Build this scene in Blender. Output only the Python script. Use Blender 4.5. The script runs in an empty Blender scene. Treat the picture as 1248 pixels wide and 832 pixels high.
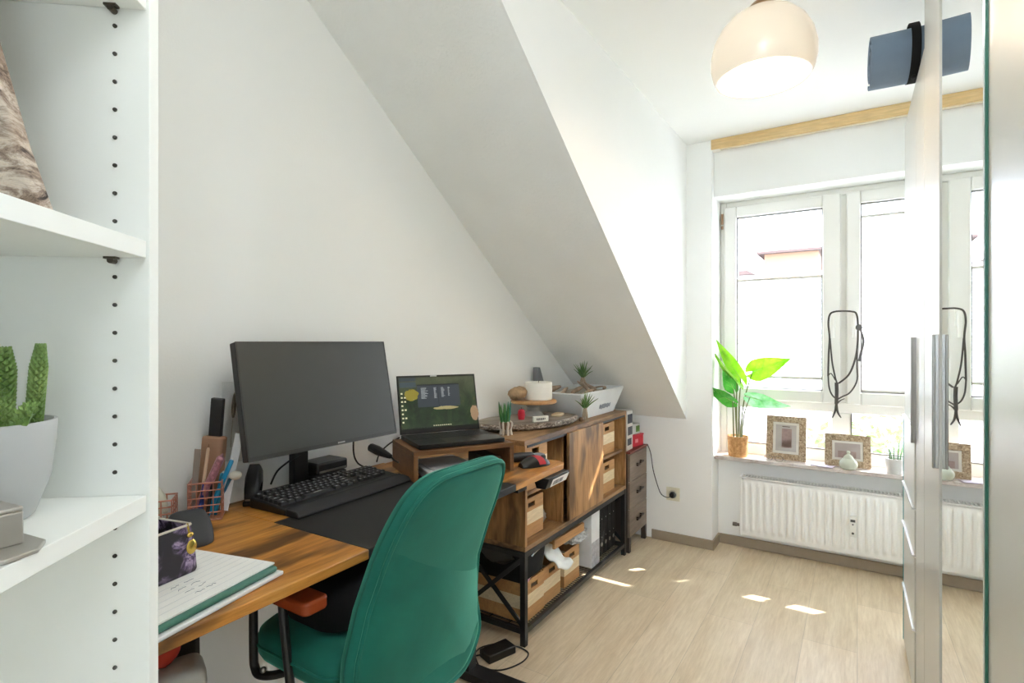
import bpy, bmesh, math, random
from mathutils import Vector, Matrix
random.seed(7)
S = bpy.context.scene
COL = S.collection
PI = math.pi
rad = math.radians
H = 1.25; FPX = 653.0; YAW = rad(32.8)
FW = Vector((-math.sin(YAW), math.cos(YAW), 0)); RT = Vector((math.cos(YAW), math.sin(YAW), 0))

def _ray(x, y): return FW + RT * ((x - 624) / FPX) + Vector((0, 0, (416 - y) / FPX))
def aty(x, y, Y): r = _ray(x, y); return Vector((0, 0, H)) + r * (Y / r.y)

# ---------------------------------------------------------------- materials
def lin(c):
    return tuple(((v / 255) / 12.92 if v / 255 <= .04045 else ((v / 255 + .055) / 1.055) ** 2.4) for v in c) + (1,)
_M = {}
def newmat(name):
    m = bpy.data.materials.new(name); m.use_nodes = True
    nt = m.node_tree; b = nt.nodes['Principled BSDF']
    return m, nt, b
def coords(nt, scale=(1, 1, 1), rot=(0, 0, 0)):
    tc = nt.nodes.new('ShaderNodeTexCoord'); mp = nt.nodes.new('ShaderNodeMapping')
    mp.inputs['Scale'].default_value = scale; mp.inputs['Rotation'].default_value = rot
    nt.links.new(tc.outputs['Object'], mp.inputs[0]); return mp.outputs[0]
def noise(nt, vec, scale=5, detail=4, rough=.55, dist=0):
    n = nt.nodes.new('ShaderNodeTexNoise'); n.inputs['Scale'].default_value = scale
    n.inputs['Detail'].default_value = detail; n.inputs['Roughness'].default_value = rough
    n.inputs['Distortion'].default_value = dist
    nt.links.new(vec, n.inputs['Vector']); return n.outputs['Fac']
def ramp(nt, fac, stops, interp='LINEAR'):
    r = nt.nodes.new('ShaderNodeValToRGB'); r.color_ramp.interpolation = interp
    e = r.color_ramp.elements
    while len(e) < len(stops): e.new(.5)
    for el, (p, c) in zip(e, stops): el.position = p; el.color = c
    nt.links.new(fac, r.inputs[0]); return r.outputs[0]
def mixc(nt, fac, a, b, mode='MIX'):
    m = nt.nodes.new('ShaderNodeMix'); m.data_type = 'RGBA'; m.blend_type = mode
    for k, v in ((0, fac), (6, a), (7, b)):
        if hasattr(v, 'is_linked'): nt.links.new(v, m.inputs[k])
        else: m.inputs[k].default_value = v
    return m.outputs[2]
def bump(nt, b, h, strength=.2, dist=.002):
    n = nt.nodes.new('ShaderNodeBump'); n.inputs['Strength'].default_value = strength
    n.inputs['Distance'].default_value = dist
    nt.links.new(h, n.inputs['Height']); nt.links.new(n.outputs[0], b.inputs['Normal'])
def P(name, c, rough=.5, metal=0, var=.06, scale=14, bmp=0, bscale=None, **kw):
    if name in _M: return _M[name]
    m, nt, b = newmat(name)
    v = coords(nt); n = noise(nt, v, scale)
    c1 = lin(c); lo = tuple(x * (1 - var) for x in c1[:3]) + (1,); hi = tuple(min(1, x * (1 + var)) for x in c1[:3]) + (1,)
    nt.links.new(ramp(nt, n, [(.3, lo), (.7, hi)]), b.inputs['Base Color'])
    b.inputs['Roughness'].default_value = rough; b.inputs['Metallic'].default_value = metal
    for k, val in kw.items(): b.inputs[k.replace('_', ' ')].default_value = val
    if bmp: bump(nt, b, noise(nt, v, bscale or scale * 8, 3), bmp)
    _M[name] = m; return m
def WOOD(name, stops, axis='Y', grain=1.0, rough=.45, knots=.5):
    """rustic wood: stretched noise along the grain, dark knots and streaks"""
    if name in _M: return _M[name]
    m, nt, b = newmat(name)
    st = {'X': (.9, 9, 9), 'Y': (9, .9, 9), 'Z': (9, 9, .9)}[axis]
    st = tuple(s * grain for s in st)
    v = coords(nt, st)
    n1 = noise(nt, v, 1.9, 9, .68, .9)
    st2 = {'X': (1.5, 5, 5), 'Y': (5, 1.5, 5), 'Z': (5, 5, 1.5)}[axis]
    v2 = coords(nt, tuple(s * grain for s in st2))
    n2 = noise(nt, v2, 1.5, 3, .5, .3)
    base = ramp(nt, n1, [(.3, lin(stops[0])), (.5, lin(stops[1])), (.72, lin(stops[2]))])
    dk = ramp(nt, n2, [(.49, (0, 0, 0, 1)), (.62, (knots, knots, knots, 1))])
    col = mixc(nt, dk, base, lin(stops[3]))
    vf = coords(nt, tuple(s * 7 for s in st)); fine = noise(nt, vf, 2, 3)
    col = mixc(nt, .35, col, ramp(nt, fine, [(.3, (.45, .45, .45, 1)), (.7, (1, 1, 1, 1))]), 'MULTIPLY')
    nt.links.new(col, b.inputs['Base Color']); b.inputs['Roughness'].default_value = rough
    bump(nt, b, n1, .12, .001)
    _M[name] = m; return m
def EMIT(name, c, s):
    if name in _M: return _M[name]
    m, nt, b = newmat(name)
    v = coords(nt); n = noise(nt, v, 3)
    c1 = lin(c)
    nt.links.new(ramp(nt, n, [(.2, tuple(x * .97 for x in c1[:3]) + (1,)), (.8, c1)]), b.inputs['Emission Color'])
    b.inputs['Base Color'].default_value = c1; b.inputs['Emission Strength'].default_value = s
    _M[name] = m; return m
def thin_glass(name, tint=(1, 1, 1, 1), refl=.06):
    if name in _M: return _M[name]
    m, nt, b = newmat(name); nt.nodes.remove(b)
    out = nt.nodes['Material Output']
    t = nt.nodes.new('ShaderNodeBsdfTransparent'); t.inputs[0].default_value = tint
    g = nt.nodes.new('ShaderNodeBsdfGlossy'); g.inputs['Roughness'].default_value = .02
    lw = nt.nodes.new('ShaderNodeLayerWeight'); lw.inputs[0].default_value = .5
    pw = nt.nodes.new('ShaderNodeMath'); pw.operation = 'POWER'; pw.inputs[1].default_value = 5; nt.links.new(lw.outputs['Facing'], pw.inputs[0])
    f = nt.nodes.new('ShaderNodeMath'); f.operation = 'MULTIPLY_ADD'; f.inputs[1].default_value = .9; f.inputs[2].default_value = .025 + refl * .1; nt.links.new(pw.outputs[0], f.inputs[0])
    mx = nt.nodes.new('ShaderNodeMixShader')
    nt.links.new(f.outputs[0], mx.inputs[0]); nt.links.new(t.outputs[0], mx.inputs[1]); nt.links.new(g.outputs[0], mx.inputs[2])
    nt.links.new(mx.outputs[0], out.inputs[0]); _M[name] = m; return m
def translucent(name, c, tr=.6):
    if name in _M: return _M[name]
    m, nt, b = newmat(name); nt.nodes.remove(b); out = nt.nodes['Material Output']
    v = coords(nt, (1, 1, 60)); n = noise(nt, v, 2, 2)
    c1 = lin(c)
    cr = ramp(nt, n, [(.3, tuple(x * .96 for x in c1[:3]) + (1,)), (.7, c1)])
    d = nt.nodes.new('ShaderNodeBsdfDiffuse'); t = nt.nodes.new('ShaderNodeBsdfTranslucent'); mx = nt.nodes.new('ShaderNodeMixShader')
    nt.links.new(cr, d.inputs[0]); nt.links.new(cr, t.inputs[0]); mx.inputs[0].default_value = tr
    nt.links.new(d.outputs[0], mx.inputs[1]); nt.links.new(t.outputs[0], mx.inputs[2]); nt.links.new(mx.outputs[0], out.inputs[0])
    _M[name] = m; return m
def leafmat(name, c, c2, tr=.45):
    if name in _M: return _M[name]
    m, nt, b = newmat(name); out = nt.nodes['Material Output']
    v = coords(nt); n = noise(nt, v, 18, 3)
    cr = ramp(nt, n, [(.35, lin(c)), (.65, lin(c2))])
    nt.links.new(cr, b.inputs['Base Color']); b.inputs['Roughness'].default_value = .4
    t = nt.nodes.new('ShaderNodeBsdfTranslucent'); mx = nt.nodes.new('ShaderNodeMixShader'); mx.inputs[0].default_value = tr
    nt.links.new(cr, t.inputs[0]); nt.links.new(b.outputs[0], mx.inputs[1]); nt.links.new(t.outputs[0], mx.inputs[2]); nt.links.new(mx.outputs[0], out.inputs[0])
    _M[name] = m; return m

# ---------------------------------------------------------------- mesh builder
class MB:
    def __init__(s): s.bm = bmesh.new(); s.mi = 0
    def face(s, vs):
        try:
            f = s.bm.faces.new(vs); f.material_index = s.mi; f.smooth = True; return f
        except ValueError: return None
    def v(s, p): return s.bm.verts.new(p)
    def box(s, x0, x1, y0, y1, z0, z1, M=None, taper=None):
        c = [Vector((x, y, z)) for z in (z0, z1) for y in (y0, y1) for x in (x0, x1)]
        if taper:
            cx, cy = (x0 + x1) / 2, (y0 + y1) / 2
            for p in c[4:]: p.x = cx + (p.x - cx) * taper; p.y = cy + (p.y - cy) * taper
        if M: c = [M @ p for p in c]
        v = [s.v(p) for p in c]
        for q in ((0, 2, 3, 1), (4, 5, 7, 6), (0, 1, 5, 4), (2, 6, 7, 3), (0, 4, 6, 2), (1, 3, 7, 5)): s.face([v[i] for i in q])
        return s
    def rings(s, rs, cap0=True, cap1=True, closed=True):
        R = [[s.v(p) for p in r] for r in rs]
        for a, b in zip(R, R[1:]):
            n = len(a)
            for i in range(n if closed else n - 1): s.face([a[i], a[(i + 1) % n], b[(i + 1) % n], b[i]])
        if cap0: s.face(list(reversed(R[0])))
        if cap1: s.face(R[-1])
        return s
    def lathe(s, prof, c=(0, 0, 0), n=32, M=None, sx=1, sy=1, wob=None):
        c = Vector(c); rs = []
        for r, z in prof:
            ring = []
            for i in range(n):
                a = 2 * PI * i / n; rr = max(r, 1e-5) * (wob(a, z) if wob else 1)
                p = Vector((rr * sx * math.cos(a), rr * sy * math.sin(a), z))
                ring.append((M @ p if M else p) + c)
            rs.append(ring)
        return s.rings(rs)
    def tube(s, pts, r, n=8, smooth=0, caps=True, flat=1):
        pts = [Vector(p) for p in pts]
        rr = r if isinstance(r, (list, tuple)) else [r] * len(pts)
        if smooth and len(pts) > 2:
            o = []; ro = []
            for i in range(len(pts) - 1):
                p0 = pts[max(i - 1, 0)]; p1 = pts[i]; p2 = pts[i + 1]; p3 = pts[min(i + 2, len(pts) - 1)]
                for k in range(smooth):
                    t = k / smooth
                    o.append(.5 * ((2 * p1) + (p2 - p0) * t + (2 * p0 - 5 * p1 + 4 * p2 - p3) * t * t + (3 * p1 - p0 - 3 * p2 + p3) * t ** 3))
                    ro.append(rr[i] + (rr[i + 1] - rr[i]) * t)
            o.append(pts[-1]); ro.append(rr[-1]); pts, rr = o, ro
        rs = []; up = None
        for i, p in enumerate(pts):
            d = (pts[min(i + 1, len(pts) - 1)] - pts[max(i - 1, 0)])
            if d.length < 1e-9: d = Vector((0, 0, 1))
            d.normalize()
            if up is None: up = Vector((0, 0, 1)) if abs(d.z) < .9 else Vector((1, 0, 0))
            a = d.cross(up); 
            if a.length < 1e-6: a = d.cross(Vector((1, .3, 0)))
            a.normalize(); b = a.cross(d).normalized(); up = b
            rs.append([p + a * (rr[i] * math.cos(2 * PI * k / n)) + b * (rr[i] * flat * math.sin(2 * PI * k / n)) for k in range(n)])
        return s.rings(rs, caps, caps)
    def loop(s, pts, r, n=6):
        pts = [Vector(p) for p in pts]; m = len(pts); R = []
        cen = sum(pts, Vector()) / m
        for i, p in enumerate(pts):
            d = (pts[(i + 1) % m] - pts[i - 1]).normalized()
            b = (p - cen); b -= d * b.dot(d); b.normalize(); a = d.cross(b)
            R.append([s.v(p + a * (r * math.cos(2 * PI * k / n)) + b * (r * math.sin(2 * PI * k / n))) for k in range(n)])
        for i in range(m):
            A, B = R[i], R[(i + 1) % m]
            for k in range(n): s.face([A[k], A[(k + 1) % n], B[(k + 1) % n], B[k]])
        return s
    def prism(s, poly, a0, a1, plane='XY', M=None):
        def mk(u, w, a):
            p = {'XY': Vector((u, w, a)), 'XZ': Vector((u, a, w)), 'YZ': Vector((a, u, w))}[plane]
            return M @ p if M else p
        A = [s.v(mk(u, w, a0)) for u, w in poly]; B = [s.v(mk(u, w, a1)) for u, w in poly]
        n = len(poly)
        s.face(A); s.face(list(reversed(B)))
        for i in range(n): s.face([A[i], B[i], B[(i + 1) % n], A[(i + 1) % n]])
        return s
    def ell(s, c, r, n=16, m=10, M=None, wob=0):
        c = Vector(c); r = (r,) * 3 if not isinstance(r, (tuple, list)) else r; rs = []
        for j in range(1, m):
            t = PI * j / m; ring = []
            for i in range(n):
                a = 2 * PI * i / n; k = 1 + wob * (random.random() - .5)
                p = Vector((r[0] * math.sin(t) * math.cos(a) * k, r[1] * math.sin(t) * math.sin(a) * k, -r[2] * math.cos(t) * k))
                ring.append((M @ p if M else p) + c)
            rs.append(ring)
        return s.rings(rs)
    def grid(s, f, nu, nv):
        V = [[s.v(f(i / nu, j / nv)) for i in range(nu + 1)] for j in range(nv + 1)]
        for j in range(nv):
            for i in range(nu): s.face([V[j][i], V[j][i + 1], V[j + 1][i + 1], V[j + 1][i]])
        return s
    def build(s, name, mats, parent=None, bevel=0, seg=2, solid=0, sub=0, loc=None, sharp=35):
        bmesh.ops.recalc_face_normals(s.bm, faces=s.bm.faces[:])
        me = bpy.data.meshes.new(name); s.bm.to_mesh(me); s.bm.free()
        for m in (mats if isinstance(mats, (list, tuple)) else [mats]): me.materials.append(m)
        me.set_sharp_from_angle(angle=rad(sharp))
        o = bpy.data.objects.new(name, me); COL.objects.link(o)
        if parent: o.parent = parent
        if loc: o.location = loc
        if solid:
            q = o.modifiers.new('solid', 'SOLIDIFY'); q.thickness = solid; q.offset = 0
        if bevel:
            q = o.modifiers.new('bevel', 'BEVEL'); q.width = bevel; q.segments = seg; q.limit_method = 'ANGLE'; q.angle_limit = rad(40)
        if sub:
            q = o.modifiers.new('sub', 'SUBSURF'); q.levels = sub; q.render_levels = sub
        return o
def rotm(axis, deg, loc=(0, 0, 0)): return Matrix.Translation(loc) @ Matrix.Rotation(rad(deg), 4, axis)
def thing(name, label, cat, loc=(0, 0, 0), rz=0, group=None):
    o = bpy.data.objects.new(name, None); COL.objects.link(o); o.empty_display_size = .05
    o.location = loc; o.rotation_euler = (0, 0, rz)
    return tag(o, label, cat, group)
def tag(o, label, cat, group=None):
    o['label'] = label; o['category'] = cat
    if group: o['group'] = group
    return o
def struct(o): o['kind'] = 'structure'; return o
def dup(root, loc, rz=0, label=None, group=None):
    r = root.copy(); COL.objects.link(r); r.location = loc; r.rotation_euler = (0, 0, rz)
    if label: r['label'] = label
    if group: r['group'] = group
    for ch in list(root.children):
        c = ch.copy(); COL.objects.link(c); c.parent = r
        for g in ch.children:
            d = g.copy(); COL.objects.link(d); d.parent = c
    return r

# ---------------------------------------------------------------- shared materials
PLASTER = P('white_plaster', (243, 244, 241), .9, var=.008, scale=3, bmp=.15, bscale=160)
def slope_mat():
    m, nt, b = newmat('textured_plaster'); v = coords(nt)
    b.inputs['Base Color'].default_value = lin((246, 247, 244)); b.inputs['Roughness'].default_value = .95
    n = noise(nt, v, 90, 4, .6); n2 = noise(nt, v, 4, 2)
    nt.links.new(ramp(nt, n2, [(.3, lin((244, 245, 242))), (.7, lin((248, 249, 246)))]), b.inputs['Base Color'])
    bump(nt, b, n, .55, .006); return m
SLOPE = slope_mat()
CEIL = P('ceiling_paint', (244, 244, 240), .95, var=.008, scale=3, bmp=.08, bscale=120)
TRIMC = P('taupe_baseboard', (158, 144, 124), .5, var=.05)
WHITE = P('white_lacquer', (240, 241, 238), .4, var=.01)
PVC = P('white_window_plastic', (232, 231, 224), .35, var=.01)
BLACKM = P('black_powder_metal', (28, 28, 29), .45, var=.15)
BLACKP = P('black_plastic', (24, 24, 25), .42, var=.1)
DGREY = P('dark_grey_plastic', (52, 53, 55), .5, var=.08)
BLACKF = P('black_fabric', (20, 20, 21), .95, var=.2, bmp=.3)
SILVER = P('brushed_aluminium', (172, 171, 166), .4, 1, var=.05)
DESKW = WOOD('rustic_desk_wood', [(136, 80, 32), (200, 136, 60), (222, 166, 90), (72, 44, 26)], 'Y', 1.5, .42, .85)
CABW = WOOD('rustic_cabinet_wood', [(102, 72, 45), (156, 118, 78), (184, 146, 104), (62, 46, 33)], 'Y', 1.5, .5, .7)
CABV = WOOD('rustic_upright_wood', [(116, 80, 44), (178, 132, 82), (206, 162, 110), (66, 48, 32)], 'Z', 1.5, .5, .7)
RISW = WOOD('riser_wood', [(104, 70, 42), (136, 94, 58), (150, 108, 70), (80, 52, 32)], 'Y', .9, .45, .5)
CR_B = WOOD('crate_brown_band', [(176, 128, 78), (196, 148, 94), (206, 160, 106), (150, 104, 60)], 'Y', 1.2, .6, .3)
CR_L = WOOD('crate_pale_band', [(226, 204, 164), (236, 216, 178), (242, 224, 188), (212, 188, 146)], 'Y', 1.2, .6, .25)
PAPER = P('white_paper', (236, 236, 232), .8, var=.015)
CREAM = P('cream_paper', (232, 222, 198), .8, var=.04)

# ================================================================= THE SETTING
def floor_mat():
    m, nt, b = newmat('light_oak_laminate')
    v = coords(nt, (1, 1, 1), (0, 0, rad(90)))
    br = nt.nodes.new('ShaderNodeTexBrick')
    br.inputs['Scale'].default_value = 1.0; br.inputs['Brick Width'].default_value = 1.28; br.inputs['Row Height'].default_value = .193
    br.inputs['Mortar Size'].default_value = .0012; br.inputs['Mortar Smooth'].default_value = .4; br.offset = .37
    br.inputs['Color1'].default_value = lin((234, 218, 192)); br.inputs['Color2'].default_value = lin((224, 208, 180)); br.inputs['Mortar'].default_value = lin((196, 181, 158))
    nt.links.new(v, br.inputs['Vector'])
    g = noise(nt, coords(nt, (34, 2.6, 1)), 2.6, 9, .72, .5)
    g2 = noise(nt, coords(nt, (5, .7, 1)), 2, 4, .6, 1.2)
    c = mixc(nt, .75, br.outputs['Color'], ramp(nt, g, [(.3, lin((222, 215, 206))), (.65, lin((255, 255, 255)))]), 'MULTIPLY')
    c = mixc(nt, .6, c, ramp(nt, g2, [(.35, lin((232, 224, 213))), (.62, lin((255, 255, 255)))]), 'MULTIPLY')
    nt.links.new(c, b.inputs['Base Color']); b.inputs['Roughness'].default_value = .38
    bump(nt, b, g, .08, .001); return m
LX = lambda y: -1.55 + .0136 * (y - .8)          # left wall, very slightly out of square
b = MB().box(-1.9, .9, -1.7, 3.8, -.12, 0); struct(b.build('floor', floor_mat()))
b = MB().box(-1.9, .9, -1.7, 3.9, 2.46, 2.6); struct(b.build('ceiling', CEIL))
b = MB().prism([(-1.9, -1.7), (LX(-1.7), -1.7), (LX(3.8), 3.8), (-1.9, 3.8)], 0, 2.46); struct(b.build('wall_left', PLASTER))
# sloped roof underside (descends towards the end wall) and the dormer cheek beside it
zs = lambda y: .772 + .7285 * (3.356 - y)
ytop = 3.356 - (2.46 - .772) / .7285
b = MB().prism([(ytop, 2.46), (3.356, .772), (3.356, 2.46)], -1.56, -.892, 'YZ'); struct(b.build('wall_sloped', SLOPE))
b = MB().prism([(ytop, 2.46), (3.356, .772), (3.356, 2.46)], -.892, -.885, 'YZ'); struct(b.build('wall_dormer', PLASTER))
b = MB().box(-1.56, -.732, 3.356, 3.75, 0, 2.46); struct(b.build('wall_end', PLASTER, bevel=.006))
b = MB().box(-.732, .60, 3.516, 3.75, 0, .535); b.box(-.732, .60, 3.40, 3.75, 2.125, 2.46); struct(b.build('wall_window', PLASTER, bevel=.004))
b = MB().box(.60, .90, 3.356, 3.75, 0, 2.46); struct(b.build('wall_window_right', PLASTER))
b = MB().box(.80, .90, -1.7, 3.356, 0, 2.46); struct(b.build('wall_right', PLASTER))
# back wall behind the camera, with an invented window opening added for fill light
b = MB().box(-1.56, -1.25, -1.7, -1.6, 0, 2.46); b.box(.62, .80, -1.7, -1.6, 0, 2.46); b.box(-1.25, .0, -1.7, -1.6, 0, 2.46); b.box(.0, .62, -1.7, -1.6, 2.3, 2.46); b.box(.0, .62, -1.7, -1.6, 0, .95)
struct(b.build('wall_back', PLASTER))
b = MB()
for x in (.0, .57): b.box(x, x + .05, -1.69, -1.63, .95, 2.3)
b.box(.05, .57, -1.69, -1.63, .95, 1.0); b.box(.05, .57, -1.69, -1.63, 2.25, 2.3)
w2 = struct(b.build('fill_window', PVC))  # unseen window, made up as a source of sky fill
for x0, x1 in ((.05, .57),):
    MB().box(x0, x1, -1.664, -1.656, 1.0, 2.25).build('pane', thin_glass('clear_pane'), w2)
b = MB().prism([(-1.60, -.40), (-.42, -.56), (-.42, -.62), (-1.60, -.62)], 0, 2.46); struct(b.build('wall_light_block', PLASTER))  # unseen partition added to keep the back light off the left wall
# baseboards
bb = lambda n, a: struct(MB().box(*a).build(n, TRIMC, bevel=.003))
bb('baseboard_end', (-1.1, -.720, 3.343, 3.356, 0, .058))
bb('baseboard_reveal', (-.732, -.720, 3.356, 3.516, 0, .058))
bb('baseboard_window', (-.720, .60, 3.503, 3.516, 0, .058))
# window_1
wy0, wy1 = 3.585, 3.62
b = MB()
b.box(-.732, -.695, wy0, wy1, .54, 2.125); b.box(.56, .60, wy0, wy1, .54, 2.125)
b.box(-.695, .56, wy0, wy1, 2.085, 2.125); b.box(-.695, .56, wy0, wy1, .54, .625)
b.box(-.695, .56, wy0, wy1, .842, .905)
b.box(-.095, -.045, wy0, wy1, .905, 2.085); b.box(-.125, -.03, wy0, wy1, .625, .842)
b.box(-.695, -.62, wy0, wy1, .625, .842)
w1 = struct(b.build('window_1', PVC, bevel=.006))
def sash(x0, x1, gx0, gx1):
    b = MB(); y0, y1 = 3.555, 3.625; z0, z1, g0, g1 = .895, 2.092, .965, 2.022
    b.box(x0, gx0, y0, y1, z0, z1); b.box(gx1, x1, y0, y1, z0, z1); b.box(gx0, gx1, y0, y1, z0, g0); b.box(gx0, gx1, y0, y1, g1, z1)
    o = b.build('sash', PVC, w1, bevel=.008)
    b = MB(); t = .006
    b.box(gx0, gx0 + t, 3.575, 3.60, g0, g1); b.box(gx1 - t, gx1, 3.575, 3.60, g0, g1); b.box(gx0, gx1, 3.575, 3.60, g0, g0 + t); b.box(gx0, gx1, 3.575, 3.60, g1 - t, g1)
    b.build('gasket', P('grey_gasket', (120, 118, 112), .7), o)
    MB().box(gx0, gx1, 3.60, 3.606, g0, g1).build('pane', thin_glass('clear_pane'), o)
    return o
s1 = sash(-.705, -.078, -.632, -.168); s2 = sash(-.052, .575, .016, .502)
for gx0, gx1 in ((-.62, -.125), (-.03, .56)):
    MB().box(gx0, gx1, 3.60, 3.606, .625, .842).build('pane', thin_glass('clear_pane'), w1)
    b = MB(); b.box(gx0, gx1, 3.58, 3.60, .625, .631); b.box(gx0, gx0 + .006, 3.58, 3.60, .625, .842)
    b.build('gasket', P('grey_gasket', (120, 118, 112), .7), w1)
b = MB(); b.tube([(-.715, 3.553, 1.985), (-.715, 3.553, 2.05)], .008, 10); b.tube([(-.715, 3.553, 1.955), (-.715, 3.553, 1.975)], .007, 10)
b.build('hinge', P('bronze_hinge', (150, 120, 96), .4, .6), w1)
for x, sh in ((-.115, s1), (-.014, s2)):
    b = MB(); b.box(x - .016, x + .016, 3.543, 3.555, 1.33, 1.42); b.tube([(x, 3.545, 1.395), (x, 3.51, 1.395), (x, 3.505, 1.385), (x, 3.505, 1.27)], [.009, .009, .011, .010], 10)
    b.build('handle', P('handle_white', (238, 237, 230), .3, var=.01), sh, bevel=.003)
# pleated blinds
def blind(label, x0, x1, z0, z1):
    t = thing('pleated_blind', label, 'blind', ((x0 + x1) / 2, 3.585, z0), 0, 'pleated blinds on the window')
    n = int((z1 - z0) / .011); w = (x1 - x0) / 2
    b = MB(); V = []
    for i in range(n + 1):
        z = .012 + (z1 - z0 - .024) * i / n; y = .006 * (1 if i % 2 else -1)
        V.append((b.v((-w, y, z)), b.v((w, y, z))))
    for a, c in zip(V, V[1:]): b.face([a[0], a[1], c[1], c[0]])
    b.build('pleats', translucent('blind_cloth', (250, 250, 248), .42), t, sharp=5)
    rm = P('blind_rail', (196, 192, 182), .4, .2, var=.02)
    MB().box(-w, w, -.009, .009, 0, .014).build('bottom_rail', rm, t, bevel=.002)
    MB().box(-w, w, -.009, .009, z1 - z0 - .014, z1 - z0).build('top_rail', rm, t, bevel=.002)
    MB().box(-.018, .018, -.016, -.009, .002, .014).build('grip', P('blind_grip', (240, 240, 238), .3), t)
    return t
blind('white pleated blind covering the lower part of the left window sash', -.631, -.169, 1.028, 1.635)
blind('white pleated blind covering nearly all of the right window sash', .022, .498, .967, 1.955)
# marble window sill
def marble():
    m, nt, b = newmat('veined_marble'); v = coords(nt, (1, 3, 1))
    n = noise(nt, v, 6, 6, .65, 2.5)
    c = ramp(nt, n, [(.30, lin((150, 128, 122))), (.42, lin((196, 184, 178))), (.58, lin((216, 208, 202))), (.72, lin((182, 166, 162)))])
    nt.links.new(c, b.inputs['Base Color']); b.inputs['Roughness'].default_value = .3; return m
b = MB().box(-.731, .60, 3.400, 3.585, .538, .560); struct(b.build('trim_sill', marble(), bevel=.004))
# radiator
t = thing('radiator', 'white panel radiator under the marble window sill', 'radiator', (-.10, 3.47, 0))
RW = P('radiator_enamel', (242, 242, 238), .3, var=.008)
b = MB(); x0, x1, z0, z1 = -.49, .52, .10, .445
n = 26; pts = []
def radf(u, v):
    x = x0 + .012 + (x1 - x0 - .024) * u; z = z0 + .012 + (z1 - z0 - .024) * v
    k = (u * n) % 1; rib = max(0, min(1, (abs(k - .5) - .18) / .1)); e = max(0, min(1, min(v, 1 - v) / .06 - .8))
    return Vector((x, -.052 - .008 * (1 - rib) * e, z))
b.grid(radf, n * 10, 24); b.build('front_panel', RW, t, sharp=60)
b = MB(); b.box(x0, x1, -.050, .030, z0, z0 + .014); b.box(x0, x0 + .013, -.055, .035, z0, z1); b.box(x1 - .013, x1, -.055, .035, z0, z1)
b.box(x0 + .012, x1 - .012, .018, .028, z0 + .012, z1 - .012); b.build('casing', RW, t, bevel=.003)
b = MB()
for i in range(60):
    x = x0 + .02 + (x1 - x0 - .04) * i / 59; b.box(x, x + .006, -.045, .03, z1 - .004, z1)
b.box(x0, x1, -.055, -.045, z1 - .006, z1 + .001); b.box(x0, x1, .028, .036, z1 - .006, z1 + .001)
b.build('top_grille', RW, t)
MB().box(.063, .097, -.078, -.052, .205, .315).build('heat_meter', P('meter_white', (236, 236, 230), .35), t, bevel=.004)
MD = P('meter_dark', (96, 96, 92), .4)
MB().box(.069, .091, -.0795, -.078, .285, .298).build('meter_display', MD, t)
MB().lathe([(.006, -.002), (.006, .002)], (.08, -.078, .225), 12, Matrix.Rotation(PI / 2, 4, 'X')).build('meter_seal', MD, t)
MB().lathe([(.004, -.002), (.004, .002)], (.08, -.078, .272), 10, Matrix.Rotation(PI / 2, 4, 'X')).build('meter_button', MD, t)
b = MB(); b.tube([(x0 - .002, -.01, .145), (x0 - .03, -.01, .145)], .009, 12); b.tube([(x0 - .022, -.01, .145), (x0 - .045, -.01, .145)], .012, 12); b.build('vent_valve', P('valve_grey', (120, 112, 104), .4, .5), t)
for x in (-.35, .35): MB().box(x, x + .04, .0285, .044, .15, .40).build('wall_bracket', RW, t)
# curtain rail
t = thing('curtain_rail', 'long pale wooden curtain rail along the ceiling above the window', 'curtain rail', (-.07, 3.375, 2.40))
RAILW = WOOD('pale_beech', [(226, 190, 132), (236, 204, 148), (242, 214, 164), (218, 180, 122)], 'X', 1, .45, .2)
MB().box(-.67, .67, -.022, .022, .0, .060).build('batten', RAILW, t, bevel=.004)
b = MB(); b.box(-.655, .655, -.008, .008, -.003, .001); b.build('track', P('track_white', (235, 225, 205), .4), t)
MB().box(-.668, -.62, -.018, .018, -.006, .0).build('end_stop', P('stop_white', (244, 240, 232), .4), t, bevel=.002)
# wall socket + cord
t = thing('wall_socket', 'cream wall socket with a black plug low on the end wall', 'wall socket', (-.965, 3.356, .30))
MB().box(-.041, .041, -.011, 0, -.041, .041).build('frame', P('socket_cream', (226, 222, 200), .35), t, bevel=.003)
MB().lathe([(.0, -.0125), (.026, -.0125), (.027, -.010)], (0, 0, 0), 24, Matrix.Rotation(-PI / 2, 4, 'X') @ Matrix.Scale(-1, 4, (0, 0, 1)) @ Matrix.Scale(-1, 4, (0, 0, 1))).build('insert', P('socket_dish', (206, 202, 182), .4), t)
MB().lathe([(.0, .010), (.019, .010), (.020, .014), (.018, .034), (.012, .040), (.0, .040)], (.002, 0, -.002), 20, Matrix.Rotation(PI / 2, 4, 'X')).build('plug', BLACKP, t)
pts = [aty(789, 541, 3.33), aty(793, 552, 3.33), aty(796, 572, 3.33), aty(801, 590, 3.33), aty(806, 602, 3.325), aty(814, 606, 3.318), aty(819, 603, 3.315)]
tag(MB().tube(pts, .0028, 6, 6).build('mains_cable', DGREY), 'thin dark cord hanging from the grey drawer chest to the wall socket', 'cord')

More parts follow.
